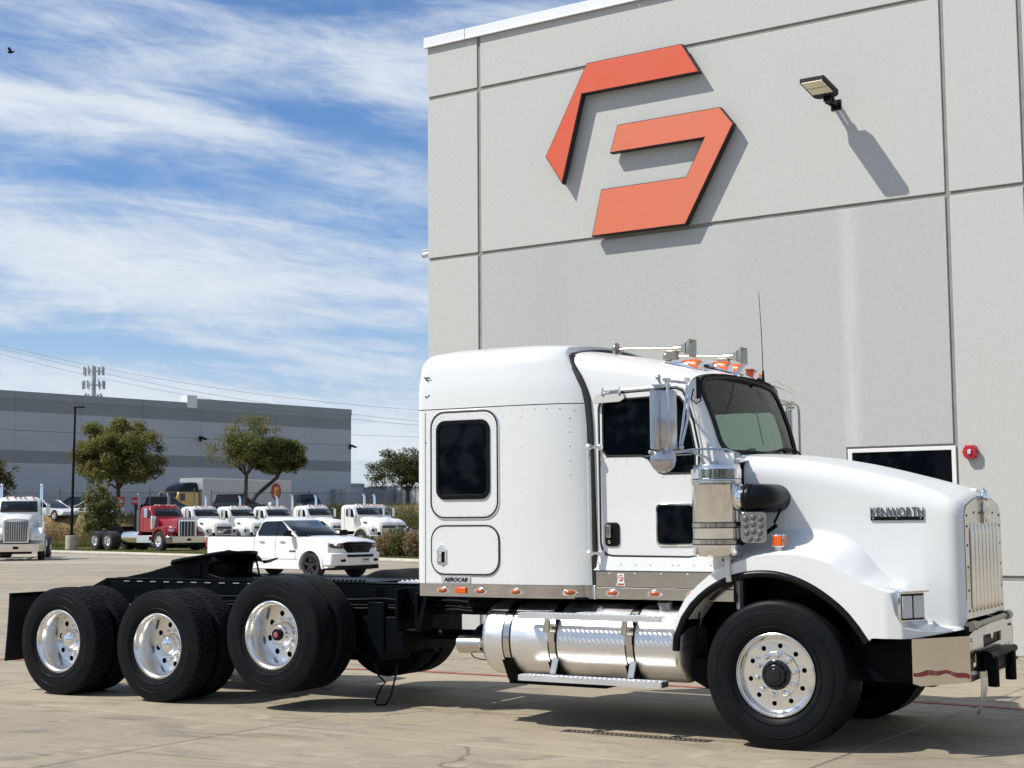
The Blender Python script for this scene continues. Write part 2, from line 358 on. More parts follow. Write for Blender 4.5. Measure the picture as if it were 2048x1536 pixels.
BANKM = world_mat('bank_dry_grass', [(.30, .20, .10), ((.35, .6, .6), 6, .42, .62, (.20, .155, .075, .9), .6), ((.12, .2, .1), 3, .5, .6, (.10, .115, .04, .9), .3), ((4, 4, 6), 6, .5, .7, (.36, .27, .15, .7), .6)], rough=1, bump=1, bscale=9)
bk = MB(); rows = []
for i in range(60):
    t = i/59; x = -70 + 80*t; y0, y1 = 97.5 + 6*max(0, (x+26)/34), 99.5 + 9*max(0, (x+26)/34)
    z1 = 2.18 + .6*max(0, min(1, (x+22)/14)) + .08*sin(x*1.7) + .06*sin(x*.6+1)
    rows.append([(x, y0 - .6 + .5*sin(x*.9), .10), (x, y0+.4, .55+.1*sin(x*2.1)), (x, (y0+y1)/2, 1.35 + .1*sin(x*1.3)), (x, y1, z1), (x, y1+1.5, z1+.02), (x, 420, 2.6), (x, 2400, 6)])
bk.grid(rows); bank = bk.build('grass_bank', BANKM, smooth=80); bank['kind'] = 'structure'

def leaf_mat(name, a, b_, isl=.55):
    m = mat(name, a, .75, alt=b_, vary=.3, vscale=.8, island=isl, spec=.2); t = m.node_tree; L = t.links; p = t.nodes['Principled BSDF']
    tl = t.nodes.new('ShaderNodeBsdfTranslucent'); L.new(p.inputs['Base Color'].links[0].from_socket, tl.inputs[0]); x = t.nodes.new('ShaderNodeMixShader'); x.inputs[0].default_value = .38
    L.new(p.outputs[0], x.inputs[1]); L.new(tl.outputs[0], x.inputs[2]); L.new(x.outputs[0], t.nodes['Material Output'].inputs[0]); return m
def blades(name, spots, h, w, mats, kind='stuff', lean=.35):
    mb = MB()
    for (x, y, z, k) in spots:
        a = random.uniform(0, pi); hh = h*k*random.uniform(.5, 1.2); lx, ly = random.gauss(0, lean)*hh, random.gauss(0, lean)*hh
        dx, dy = cos(a)*w/2, sin(a)*w/2
        mb.add([(x-dx, y-dy, z), (x+dx, y+dy, z), (x+lx+dx*.2, y+ly+dy*.2, z+hh)], [(0, 1, 2)])
    o = mb.build(name, mats, smooth=0); o['kind'] = kind; return o
DRY = leaf_mat('dry_grass_blades', (.36, .25, .12), (.17, .15, .06)); GRN = leaf_mat('green_grass_blades', (.09, .12, .025), (.20, .19, .07))
sp = []
for _ in range(26000):
    x = random.uniform(-42, -16); t = random.random(); y = 97.3 + 2.4*t + max(0, (x+26)/34)*(6+3*t); sp.append((x, y, .1 + 2.1*t - .1, random.uniform(.5, 1.2)))
o = blades('dry_grass', sp, .5, .06, DRY)
tag(o, 'tall dry tan grass growing on the bank', 'grass')
sp = []
for _ in range(20000):
    x = random.uniform(-13, -5); t = random.random(); y = 97.3 + 2.4*t + max(0, (x+26)/34)*(6+3*t); sp.append((x, y, .1 + 2.65*t - .1, random.uniform(.6, 1.3)))
for _ in range(5000):
    x = random.uniform(-40, -16); y = 96.6 + random.gauss(0, .4) + max(0, (x+26)/34)*6; sp.append((x, y, .1, random.uniform(.6, 1.8)))
for _ in range(14000):
    i = random.randrange(1, 8); t = random.random(); x = KL[i][0]*(1-t)+KL[i+1][0]*t; y = KL[i][1]*(1-t)+KL[i+1][1]*t + .2 + random.random()**1.5*6; sp.append((x, y, .11, .20))
o = blades('green_grass', sp, .40, .055, GRN)
tag(o, 'green weeds and short grass along the kerb and bank foot', 'grass')

# ------------------------------------------------------------------ near building
WALL = mat('tilt_wall_concrete', (.525, .527, .498), .9, bump=.18, bscale=85, alt=(.498, .50, .472), vary=.1, vscale=22, detail=8)
WALLG = mat('grey_tilt_wall_concrete', (.465, .478, .455), .9, bump=.18, bscale=85, alt=(.44, .452, .43), vary=.1, vscale=16, detail=8)
# a pale run-off streak below the flood light on the grey panel, and faint weathering bands
def streak(m, s0, wdt, col, amp):
    t = m.node_tree; L = t.links; p = t.nodes['Principled BSDF']; src = p.inputs['Base Color'].links[0].from_socket
    tcn = t.nodes.new('ShaderNodeTexCoord'); sx = t.nodes.new('ShaderNodeSeparateXYZ'); L.new(tcn.outputs['Object'], sx.inputs[0])
    n = t.nodes.new('ShaderNodeTexNoise'); n.inputs['Scale'].default_value = 1.0; mp = t.nodes.new('ShaderNodeMapping'); mp.inputs['Scale'].default_value = (14, 1, 1.2); L.new(tcn.outputs['Object'], mp.inputs[0]); L.new(mp.outputs[0], n.inputs[0])
    a = t.nodes.new('ShaderNodeMath'); a.operation = 'ADD'; a.inputs[1].default_value = -s0; L.new(sx.outputs[0], a.inputs[0])
    b = t.nodes.new('ShaderNodeMath'); b.operation = 'ABSOLUTE'; L.new(a.outputs[0], b.inputs[0])
    c = t.nodes.new('ShaderNodeMapRange'); c.inputs['From Min'].default_value = wdt; c.inputs['From Max'].default_value = 0; c.inputs['To Max'].default_value = amp; L.new(b.outputs[0], c.inputs['Value'])
    d = t.nodes.new('ShaderNodeMath'); d.operation = 'MULTIPLY'; L.new(c.outputs[0], d.inputs[0]); L.new(n.outputs[0], d.inputs[1])
    x = t.nodes.new('ShaderNodeMix'); x.data_type = 'RGBA'; L.new(d.outputs[0], x.inputs[0]); L.new(src, x.inputs[6]); x.inputs[7].default_value = col; L.new(x.outputs[2], p.inputs['Base Color'])
streak(WALLG, -6.9, .16, (.60, .60, .57, 1), 1.2); streak(WALLG, -8.9, .5, (.50, .51, .50, 1), .5); streak(WALLG, -11.5, .9, (.41, .42, .42, 1), .8)
bld = thing('office_building', 'light grey concrete building with recessed panel joints behind the big white truck', 'building', wn_*WD, -WY)
core = MB(); core.box(-13.77, 6, .02, 26, 0, 9.2); core.build('wall_core', mat('joint_concrete', (.30, .29, .265), .95, vary=.2, vscale=6), bld, smooth=0)
J = .03
cols = [(-13.79, -12.83), (-12.77, -5.60), (-5.545, -4.63), (-4.57, 1.0), (1.06, 5.98)]
rowz = [(0, 5.745), (5.80, 8.335), (8.395, 9.2)]
for ci, (a, b_) in enumerate(cols):
    rz = rowz if ci < 2 else [(0, .90), (.965, 5.745), (5.80, 8.335), (8.395, 9.2)]
    if ci == 3: rz = [(0, .90), (.965, 5.65), (5.70, 8.335), (8.395, 9.2)]
    for ri, (z0, z1) in enumerate(rz):
        m = MB(); fn = lambda u, w_, d: (u, d, w_)
        pts = [(a, z0), (b_, z0), (b_, z1), (a, z1)]
        if ci == 1 and ri == 0: pts = [(a, z0), (-7.0, z0), (-7.0, 2.60), (b_, 2.60), (b_, z1), (a, z1)]
        m.prism(pts, fn, 0, .0195)
        m.build('wall_panel', WALLG if (ci == 1 and ri == 0) else WALL, bld, smooth=0, bevel=.006, seg=1)
# window with a white frame in the reveal
wf = MB(); wf.prism([(-6.985, .6), (-5.575, .6), (-5.575, 2.575), (-6.985, 2.575)], lambda u, w_, d: (u, d, w_), -.004, .0195, [[(-6.925, .68), (-5.63, .68), (-5.63, 2.525), (-6.925, 2.525)]])
wf = wf.build('window', mat('white_window_frame', (.78, .78, .77), .4), bld, smooth=0, bevel=.004, seg=1)
MB().box(-6.925, -5.63, .010, .018, .68, 2.525).build('pane', GLASSD, wf, smooth=0)
COPM = mat('white_metal_coping', (.80, .82, .83), .35, vary=.08, vscale=2)
cop = [-13.84, -13.03, -10.0, -6.95, -3.9, -.85, 2.2, 6.05]
for a, b_ in zip(cop[:-1], cop[1:]):
    m = MB(); m.box(a+.004, b_-.004, -.05, .5, 9.203, 9.36); m.box(a+.004, b_-.004, -.062, -.049, 9.12 if 0 else 9.185, 9.215); m.build('coping', COPM, bld, smooth=0, bevel=.006, seg=1)

# orange sign: two folded strips
ORG1 = mat('orange_sign_face', (.66, .105, .045), .42, vary=.05, vscale=4, bump=.03, bscale=60); ORG2 = mat('paler_orange_sign_face', (.70, .175, .090), .42, vary=.08, vscale=3, bump=.03, bscale=60)
SIGNS = mat('sign_return_black', (.012, .010, .010), .6)
sgn = thing('wall_sign', 'large orange angular logo sign of two pieces on the grey wall', 'sign', wn_*WD, -WY)
A = [(-10.76, 8.37), (-9.20, 8.37), (-8.93, 7.915), (-10.84, 7.915), (-11.20, 6.62), (-11.49, 7.07)]
Bp = [(-10.26, 7.365), (-8.63, 7.365), (-8.43, 7.10), (-9.19, 5.78), (-10.71, 5.78), (-10.54, 6.455), (-9.17, 6.455), (-8.88, 6.965), (-10.39, 6.965)]
def inset(P, d):
    n = len(P); out = []
    ar = sum(P[i][0]*P[(i+1) % n][1]-P[(i+1) % n][0]*P[i][1] for i in range(n)); sg = 1 if ar > 0 else -1
    for i in range(n):
        a, b, c = Vector(P[i-1]), Vector(P[i]), Vector(P[(i+1) % n]); e1 = (b-a).normalized(); e2 = (c-b).normalized()
        n1 = Vector((-e1.y, e1.x))*sg; n2 = Vector((-e2.y, e2.x))*sg; bi = (n1+n2); k = d/max(.3, (1+n1.dot(n2))); out.append(tuple(b + bi*k))
    return out
for P, mm in ((A, ORG1), (Bp, ORG2)):
    m = MB(); m.prism(P, lambda u, w_, d: (u, d, w_), -.155, -.06); pr = m.build('sign_body', SIGNS, sgn, smooth=0)
    m = MB(); m.prism(inset(P, .012), lambda u, w_, d: (u, d, w_), -.165, -.154); m.build('sign_face', mm, pr, smooth=0, bevel=.003, seg=1)
m = MB()
for (s_, z_) in ((-10.5, 8.1), (-9.4, 8.1), (-11.1, 7.2), (-9.6, 7.15), (-8.9, 6.9), (-10.2, 6.1), (-9.5, 6.1)): m.cyl((s_, -.08, z_), (s_, .005, z_), .02, n=8)
m.build('stand_off', SIGNS, sgn)

# flood light on a bracket
fl = thing('flood_light', 'black flat flood light on a short arm high on the wall beside the sign', 'wall light', wn_*WD + we*(-7.01) + Vector((0, 0, 7.17)), -WY)
R = Matrix.Rotation(radians(-9), 3, 'X')
m = MB(); m.prism([(-.165, -.85), (.165, -.85), (.17, -.35), (.12, -.29), (-.12, -.29), (-.17, -.35)], lambda u, w_, d: R @ Vector((u, w_, d)), -.03, .035)
for k in range(-2, 3): m.obox(R @ Vector((k*.06, -.58, .045)), (.012, .4, .03), R)
m.build('housing', PLAS, fl, smooth=0, bevel=.008)
m = MB()
for yy in (-.76, -.56): m.obox(R @ Vector((0, yy, -.033)), (.28, .18, .012), R)
m.build('lens_panel', mat('led_panel', (.88, .80, .60), .30, bump=.5, bscale=90, vary=.2, vscale=60), fl, smooth=0)
m = MB(); m.box(-.05, .05, -.33, -.20, -.03, .05); m.cyl((-.06, -.22, .0), (.06, -.22, .0), .04, n=12); m.box(-.05, -.02, -.22, .0, -.04, .02); m.box(.02, .05, -.22, .0, -.04, .02); m.box(-.07, .07, -.012, .004, -.08, .06)
m.build('bracket', PLAS, fl, smooth=0, bevel=.004)

# fire alarm horn strobe
fs_ = thing('fire_alarm', 'red fire alarm strobe on the wall right of the window', 'fire alarm', wn_*WD + we*(-5.38) + Vector((0, 0, 2.49)), -WY)
RPL = mat('red_plastic', (.42, .018, .022), .35, bump=.02)
m = MB(); m.box(-.065, .065, -.05, 0, -.075, .075); m.build('back_box', RPL, fs_, smooth=0, bevel=.006)
m = MB(); m.box(-.082, .082, -.085, -.05, -.06, .06); m.box(-.06, .06, -.086, -.05, -.085, .085); m.box(-.10, .10, -.07, -.052, -.016, .016); m.build('faceplate', RPL, fs_, smooth=0, bevel=.012)
m = MB(); m.box(-.022, .022, -.11, -.084, -.03, .03); m.build('strobe_lens', CLEAR, fs_, smooth=0, bevel=.008)

# security camera at the building's left corner
sc_ = thing('security_camera', 'small white bullet camera sticking out from the corner of the building', 'camera', wn_*(WD+.15) + we*(-13.77) + Vector((0, 0, 5.93)), -WY)
WPL = mat('white_plastic', (.75, .75, .73), .4)
m = MB(); m.cyl((-.20, -.02, -.04), (-.02, .0, .0), .045, .045, 16); m.box(-.215, -.02, -.055, .05, .03, .045) ; m.build('housing', WPL, sc_, bevel=.004)
m = MB(); m.cyl((-.215, -.022, -.043), (-.2, -.02, -.04), .036, n=16); m.build('lens', PLAS, sc_)
m = MB(); m.cyl((-.04, 0, -.03), (0, 0, -.06), .02, n=10); m.box(-.02, 0, -.05, .05, -.1, .05); m.build('bracket', WPL, sc_)

# ------------------------------------------------------------------ the white truck
T = thing('semi_truck', 'big white long-hood sleeper truck without a trailer, parked closest to the camera', 'truck', (2.5156, 12.0189, 0), -YAW)
def interp(tab, x):
    if x <= tab[0][0]: return tab[0][1]
    for (a, va), (b, vb) in zip(tab[:-1], tab[1:]):
        if x <= b: return va + (vb-va)*(x-a)/(b-a)
    return tab[-1][1]
def sm(t): t = max(0, min(1, t)); return t*t*(3-2*t)
def cmi(tab, x):   # smooth interpolation
    n = len(tab)
    if x <= tab[0][0]: return tab[0][1]
    if x >= tab[-1][0]: return tab[-1][1]
    for i in range(n-1):
        if x <= tab[i+1][0]: break
    x0, y0 = tab[max(i-1, 0)]; x1, y1 = tab[i]; x2, y2 = tab[i+1]; x3, y3 = tab[min(i+2, n-1)]
    t = (x-x1)/(x2-x1); m1 = (y2-y0)/(x2-x0)*(x2-x1) if x2 > x0 else 0; m2_ = (y3-y1)/(x3-x1)*(x2-x1) if x3 > x1 else 0
    return (2*t**3-3*t*t+1)*y1 + (t**3-2*t*t+t)*m1 + (-2*t**3+3*t*t)*y2 + (t**3-t*t)*m2_

# --- wheels
def tyre_mesh(R, w, rib, ri=.295):
    """cross-section in (radius, distance): centre at 0"""
    h = w/2; pr = [(ri, -h*.80), (ri+.03, -h*.93), (ri+.08, -h*1.03), ((R+ri)/2+.02, -h*1.06), (R-.075, -h*1.02), (R-.052, -h*1.0), (R-.050, -h*.985), (R-.03, -h*.97), (R-.008, -h*.90)]
    mid = []
    if rib:
        k = 5; t0 = -h*.86
        wr = 2*h*.86/k
        for i in range(k):
            a = t0+i*wr; mid += [(R, a+.006), (R, a+wr-.006)] + ([(R-.013, a+wr-.005), (R-.013, a+wr+.005)] if i < k-1 else [])
    else: mid = [(R-.014, -h*.85), (R-.014, h*.85)]
    pr2 = [(r, -a) for r, a in reversed(pr)]
    m = MB(); m.lathe(pr + mid + pr2, (0, 0, 0), (0, 1, 0), 72); 
    # raised sidewall ring detail
    for sgn_ in (-1, 1):
        for rr in (ri+.055, R-.10):
            m.lathe([(rr, sgn_*h*1.045), (rr+.004, sgn_*(h*1.06+.002)), (rr+.008, sgn_*h*1.045)], (0, 0, 0), (0, 1, 0), 60)
    return m
def tread_mesh(R, w, N=48):
    m = MB(); rows = 4; pw = w*.90/rows
    for r in range(rows):
        c0 = -w*.45 + pw*(r+.5)
        for k in range(N):
            th = 2*pi*(k + .5*(r % 2))/N; dth = 2*pi/N*.5
            if r in (0, rows-1): sh = [(-.46, -.86), (.46, -.86), (.46, .86), (-.46, .86)]
            else: sh = [(-.30, -.88), (.30, -.88), (.47, 0), (.30, .88), (-.30, .88), (-.47, 0)]
            vs = []; n = len(sh)
            for rad in (R-.016, R):
                for (u, v) in sh:
                    a = th + v*dth; rr = rad - (abs(c0+u*pw)/(w/2))**4*.008; vs.append((rr*sin(a), c0+u*pw, rr*cos(a)))
            m.add(vs, [tuple(range(n, 2*n))] + [(i, (i+1) % n, n+(i+1) % n, n+i) for i in range(n)])
    return m
def holes_disc(m, prof, c, ax, nh, rh, hr, depth_at, n=60):
    pass
def wheel_parts(kind):
    """outer face looks towards -y; origin at the flange plane of the wheel"""
    m = MB()
    if kind == 'front':
        Wd = .30
        m.lathe([(.287, .05), (.293, .005), (.302, -.004), (.308, .0), (.302, .008), (.285, .012), (.272, .03), (.262, .05), (.255, .052)], (0,0,0), (0,1,0), 72)
        rd, yd, ri_ = .255, .052, .105
        nh, hc, hr = 10, .212, .0185
    else:
        m.lathe([(.293, .012), (.300, -.004), (.308, .0), (.303, .010), (.284, .018), (.268, .045), (.262, .10), (.250, .14), (.243, .18), (.235, .21)], (0,0,0), (0,1,0), 72)
        rd, yd, ri_ = .235, .21, .11
        nh, hc, hr = 8, .188, .026
    # disc with hand holes
    outer = [(rd*cos(2*pi*k/72), rd*sin(2*pi*k/72)) for k in range(72)]
    holes = [[(ri_*cos(-2*pi*k/30), ri_*sin(-2*pi*k/30)) for k in range(30)]]
    for i in range(nh):
        a = 2*pi*(i+.5)/nh; holes.append([(hc*cos(a)+hr*cos(-2*pi*k/14), hc*sin(a)+hr*sin(-2*pi*k/14)) for k in range(14)])
    def fn(u, v, d): return (u, yd + d - (.012*(1-sqrt(u*u+v*v)/rd) if kind == 'front' else .0), v)
    m.prism(outer, fn, 0, .02, holes)
    if kind == 'front': m.lathe([(.170, yd-.008), (.165, yd-.016), (.106, yd-.018)], (0,0,0), (0,1,0), 60)
    rim = m
    return rim, yd
WH = {}
def dome(prof, c=(0,0,0), n=28):
    m = MB(); m.lathe(prof, c, (0, 1, 0), n); return m
HUBB = mat('black_oiled_hub', (.010, .010, .011), .2)
def make_wheel(kind, loc, flip=False, src=None, tread=False, rib=False, R=.53, w=.27, inner=False):
    """wheel part; its tyre, hub and nuts are its sub-parts"""
    key = (kind, tread, rib, R, w, inner)
    if key not in WH:
        d = {}
        if kind == 'inner':
            m = MB(); m.lathe([(.30, -.11), (.29, -.10), (.26, -.06), (.25, .06), (.29, .10), (.30, .11)], (0,0,0), (0,1,0), 40)
            m.cyl((0, -.05, 0), (0, .05, 0), .14, n=20); d['rim'] = (m, RIM)
            yc = 0.0
        else:
            m, yd = wheel_parts(kind); d['rim'] = (m, RIM)
            yc = w/2 - .012 if kind != 'front' else w/2 - .012
            mb = MB(); mb.lathe([(.262, yd+.03), (.262, yd+.13)], (0,0,0), (0,1,0), 40); mb.lathe([(.262, yd+.05), (.03, yd+.05)], (0,0,0), (0,1,0), 40); d['brake_drum'] = (mb, BLACK)
            if kind == 'front':
                h = MB(); h.lathe([(.108, .045), (.110, .018), (.104, .008), (.090, .004), (.080, .010), (.076, -.004), (.068, -.010), (.05, -.012), (.046, -.022), (.030, -.026), (0.0001, -.027)], (0,0,0), (0,1,0), 36)
                for i in range(10): a = 2*pi*i/10; h.cyl((.090*cos(a), -.003, .090*sin(a)), (.090*cos(a), .01, .090*sin(a)), .008, n=6)
                d['hub'] = (h, HUBB)
                nuts = [(.146*cos(2*pi*i/10+.31), yd-.016, .146*sin(2*pi*i/10+.31)) for i in range(10)]
            else:
                if kind == 'drive':
                    h = MB(); h.lathe([(.112, yd+.02), (.108, yd-.03), (.098, yd-.045), (.092, yd-.05), (.088, yd-.078), (.075, yd-.095), (.045, yd-.108), (.0001, yd-.112)], (0,0,0), (0,1,0), 40)
                    d['hub_cap'] = (h, CHROME)
                else:
                    h = MB(); h.lathe([(.115, yd+.02), (.112, yd-.04), (.10, yd-.06), (.085, yd-.07), (.083, yd-.105), (.075, yd-.112), (.05, yd-.113)], (0,0,0), (0,1,0), 40); d['hub_cap'] = (h, RIM)
                    h = MB(); h.lathe([(.055, yd-.112), (.053, yd-.135), (.046, yd-.142), (.024, yd-.142)], (0,0,0), (0,1,0), 30); d['oil_cap_ring'] = (h, PLAS)
                    h = MB(); h.lathe([(.028, yd-.13), (.026, yd-.147), (.0001, yd-.150)], (0,0,0), (0,1,0), 24); d['oil_cap'] = (h, mat('faded_red_cap', (.35, .08, .10), .5))
                nuts = [(.142*cos(2*pi*i/10+.31), yd-.002, .142*sin(2*pi*i/10+.31)) for i in range(10)]
            nm = MB()
            big = .0225 if kind == 'front' else .018
            nm.cyl((0, .004, 0), (0, -.006, 0), big*1.25, n=14); nm.cyl((0, -.005, 0), (0, -.022, 0), big, big*.95, n=6); nm.sph((0, -.024, 0), big*.92, 10, 6, (1, 1.0, 1))
            d['nut'] = (nm, CHROME); d['nuts'] = nuts
        tm = tyre_mesh(R, w, rib); 
        for v in range(len(tm.v)): x, y, z = tm.v[v]; tm.v[v] = (x, y+yc, z)
        d['tyre'] = (tm, TYRE)
        if tread:
            t2 = tread_mesh(R, w);
            for v in range(len(t2.v)): x, y, z = t2.v[v]; t2.v[v] = (x, y+yc, z)
            d['tread'] = (t2, TREAD)
        WH[key] = d; d['built'] = None
    d = WH[key]
    rz = pi if flip else 0
    if d['built'] is None:
        o = d['rim'][0].build('wheel', d['rim'][1], T, loc, rot=rz)
        for nme in ('tyre', 'tread', 'brake_drum', 'hub', 'hub_cap', 'oil_cap_ring', 'oil_cap'):
            if nme in d:
                c = d[nme][0].build(nme, d[nme][1], o, smooth=30 if nme != 'tread' else 20)
                if nme == 'tread': c['kind'] = 'stuff'
        if 'nuts' in d:
            first = None
            for i, p in enumerate(d['nuts']):
                if first is None: first = d['nut'][0].build('lug_nut', d['nut'][1], o, p)
                else: share(first, o, p)
        d['built'] = o; return o
    o = copy_obj(d['built'], T); o.location = loc; o.rotation_euler[2] = rz; return o
def spin(o, a): o.rotation_euler = (0, a, o.rotation_euler[2]) if abs(o.rotation_euler[2]) < .1 else (0, -a, pi); o.rotation_mode = 'XYZ'
FR = .545
w1 = make_wheel('front', (0, -1.17, FR-.005), rib=True, R=.548, w=.40)
w2 = make_wheel('front', (0, 1.17, FR-.005), flip=True, rib=True, R=.548, w=.40); spin(w1, .13)
for i, (x, z, k, tr) in enumerate(((-6.165, .525, 'drive', True), (-7.5, .525, 'drive', True), (-4.776, .672, 'lift', False))):
    a = make_wheel(k, (x, -1.17, z), tread=tr, rib=not tr, R=.53, w=.265); spin(a, .37*i+.2)
    a = make_wheel(k, (x, 1.17, z), flip=True, tread=tr, rib=not tr, R=.53, w=.265)
    for s in (-1, 1): a = make_wheel('inner', (x, s*.72, z), tread=tr, rib=not tr, R=.53, w=.265)

# --- chassis
for s in (-1, 1):
    m = MB(); y = s*.43; m.prism([(-7.95, .98), (-7.62, 1.115), (1.05, 1.115), (1.05, .86), (-7.62, .86), (-7.95, .90)], lambda u, v, d: (u, y + s*d, v), -.008, .0)
    m.box(-7.62, 1.05, y-s*.07 if s > 0 else y, y if s > 0 else y+.07, 1.105, 1.118); m.box(-7.62, 1.05, y-.07 if s > 0 else y, y if s > 0 else y+.07, .858, .868)
    m.build('frame_rail', BLACK, T, smooth=0)
m = MB()
for x in (-7.6, -6.85, -5.5, -4.1, -3.2, -2.2, -1.0, .4, 1.0): MB().box(x-.05, x+.05, -.43, .43, .90, 1.08).build('cross_member', BLACK, T, smooth=0)
m = MB()   # bolts and bracket edges along the rail, light top edges
x = -7.5
while x < -3.2:
    m.cyl((x, -.452, .93), (x, -.43, .93), .014, n=6); 
    if int(x*10) % 3: m.cyl((x+.09, -.452, .93), (x+.09, -.43, .93), .014, n=6)
    x += .33
for x in (-3.75, -3.68, -3.61, -3.54, -3.47, -3.40): m.cyl((x, -.47, 1.06), (x, -.43, 1.06), .014, n=6)
WORN_HILITE = mat('worn_highlight_steel', (.035, .038, .042), .45, .5)
o = m.build('frame_bolts', WORN_HILITE, T); o['kind'] = 'stuff'
MB().box(-7.60, -3.2, -.4385, -.36, 1.1185, 1.1215).build('rail_edge_highlight', WORN_HILITE, T, smooth=0)  # pale strip paints the highlight along the worn top edge of the rail
m = MB(); x = -7.35
while x < -5.5: m.box(x, x+.075, -.444, -.430, 1.088, 1.096); x += .185
m.build('rail_tags', mat('pale_tag', (.35, .36, .36), .5), T, smooth=0)['kind'] = 'stuff'
for (y_, z_, r_k) in ((-.46, .98, .012), (-.455, .93, .009), (-.47, .90, .014)):
    m = MB(); pts = []
    for k in range(40): x = -7.0+4.2*k/39; pts.append((x, y_-.01*sin(k*.9), z_-.018*abs(sin(k*.45+y_*20))))
    m.tube(pts, r_k, 6); m.build('air_line', BLACK, T)
for x in (-7.5, -6.165, -4.776):
    m = MB()
    zc = .525 if x < -5 else .672
    m.cyl((x, -1.0, zc), (x, 1.0, zc), .075, n=16); m.sph((x, 0, zc), .24, 16, 10, (1, .8, 1)); m.cyl((x, -.62, zc), (x, -.45, zc), .18, n=20); m.cyl((x, .45, zc), (x, .62, zc), .18, n=20)
    m.build('axle', BLACK, T)
MB().cyl((0, -1.0, .50), (0, 1.0, .50), .06, n=12).build('axle', BLACK, T)
m = MB()
for s in (-1, 1):
    for x in (-7.15, -5.85, -4.45): m.cyl((x, s*.55, .45), (x, s*.55, .84), .13, n=18); m.box(x-.5, x+.35, s*.5-.05, s*.5+.05, .42, .50)
    m.prism([(-6.4, .85), (-5.95, .85), (-6.05, .45), (-6.3, .45)], lambda u, v, d: (u, s*.47+d, v), -.03, .03)
m.build('suspension', BLACK, T)
m = MB()   # hangers and brackets between the lift axle and the sleeper
m.prism([(-3.78, 1.09), (-3.42, 1.09), (-3.50, .80), (-3.78, .80)], lambda u, v, d: (u, d, v), -.475, -.44)
m.box(-3.80, -3.77, -.62, -.44, .70, 1.08); m.box(-3.60, -3.57, -.60, -.44, .74, 1.05); m.prism([(-3.48, 1.06), (-3.44, 1.06), (-3.52, .72), (-3.58, .72)], lambda u, v, d: (u, d, v), -.62, -.44)
m.box(-3.82, -3.55, -.56, -.44, .70, .72); m.box(-4.18, -4.0, -.52, -.1, .42, .95)
MB().cyl((-2.6, -.2, .80), (-2.2, -.2, .80), .16, n=20).build('air_tank', BLACK, T); m.box(-4.25, -3.8, -.5, .5, .50, .82)
m.build('air_tank_bracket', BLACK, T, bevel=.006)
m = MB(); m.box(-2.5, -1.2, -.36, .40, .42, .82); m.box(-1.3, -.3, -.38, .38, .38, .95); m.box(-.5, .95, -.36, .36, .42, 1.0); m.cyl((-5.9, 0, .62), (-1.2, 0, .66), .05, n=10)
m.cyl((-2.9, .85, .66), (-.9, .85, .66), .3, n=24)
m.build('transmission', BLACK, T, bevel=.01)
m = MB(); m.tube([(a-.53, b, c) for a, b, c in ((-3.55, -.55, .40), (-3.50, -.56, .30), (-3.42, -.56, .235), (-3.47, -.56, .19), (-3.53, -.57, .05), (-3.50, -.58, .03), (-3.40, -.58, .04), (-3.35, -.57, .12), (-3.28, -.56, .40))], .009, 6)
m.build('hanging_cable', PLAS, T)
# deck plate behind sleeper
m = MB(); m.box(-3.95, -3.12, -.36, .36, 1.122, 1.135)
for i in range(14):
    for k in range(10): m.cyl((-3.92+i*.06, -.33+k*.073, 1.134), (-3.92+i*.06, -.33+k*.073, 1.145), .016, .010, n=5)
m.build('deck_plate', ALU, T)
m = MB(); m.box(-7.5, -4.2, -.40, .40, 1.118, 1.128)
x = -6.3
while x < -4.3: m.cyl((x, -.43, 1.125), (x, -.40, 1.14), .011, n=5); x += .05
m.build('rail_cap', BLACK, T)
# fifth wheel with ramps
m = MB()
for s in (-1, 1):
    m.prism([(-7.40, 1.135), (-7.12, 1.18), (-6.84, 1.245), (-6.62, 1.30), (-6.22, 1.345), (-6.16, 1.30), (-6.28, 1.26), (-6.30, 1.18), (-6.12, 1.14), (-6.0, 1.12), (-7.4, 1.12)], lambda u, v, d: (u, s*.30+d, v), -.045, .045)
m.build('fifth_wheel_ramp', BLACK, T, bevel=.008)
m = MB()
pl = []
for k in range(25):
    a = pi/2 - pi*k/24; pl.append((-6.53+.45*cos(a), .46*sin(a)))
pl += [(-6.70, -.43), (-6.88, -.26), (-6.88, -.10), (-6.6, -.05), (-6.6, .05), (-6.88, .10), (-6.88, .26), (-6.70, .43)]
def fw(u, v, d): return (u, v, 1.302 + d + (u+6.53)*.14)
m.prism(pl, fw, 0, .036); m.prism([(-6.58, -.10), (-6.50, -.14), (-6.40, -.14), (-6.30, -.10), (-6.30, .1), (-6.58, .1)], fw, .04, .066)
m.box(-6.62, -6.38, -.36, .36, 1.13, 1.28)
m.build('fifth_wheel_plate', BLACK, T, bevel=.010)
m = MB(); m.tube([(-6.22, .30, 1.30), (-6.12, .28, 1.285), (-6.02, .27, 1.29), (-5.90, .26, 1.315), (-5.98, .25, 1.285), (-6.08, .26, 1.27)], .010, 6); m.tube([(-6.22, .30, 1.33), (-6.19, .29, 1.25), (-6.15, .28, 1.14)], .010, 6)
m.build('release_handle', BLACK, T)
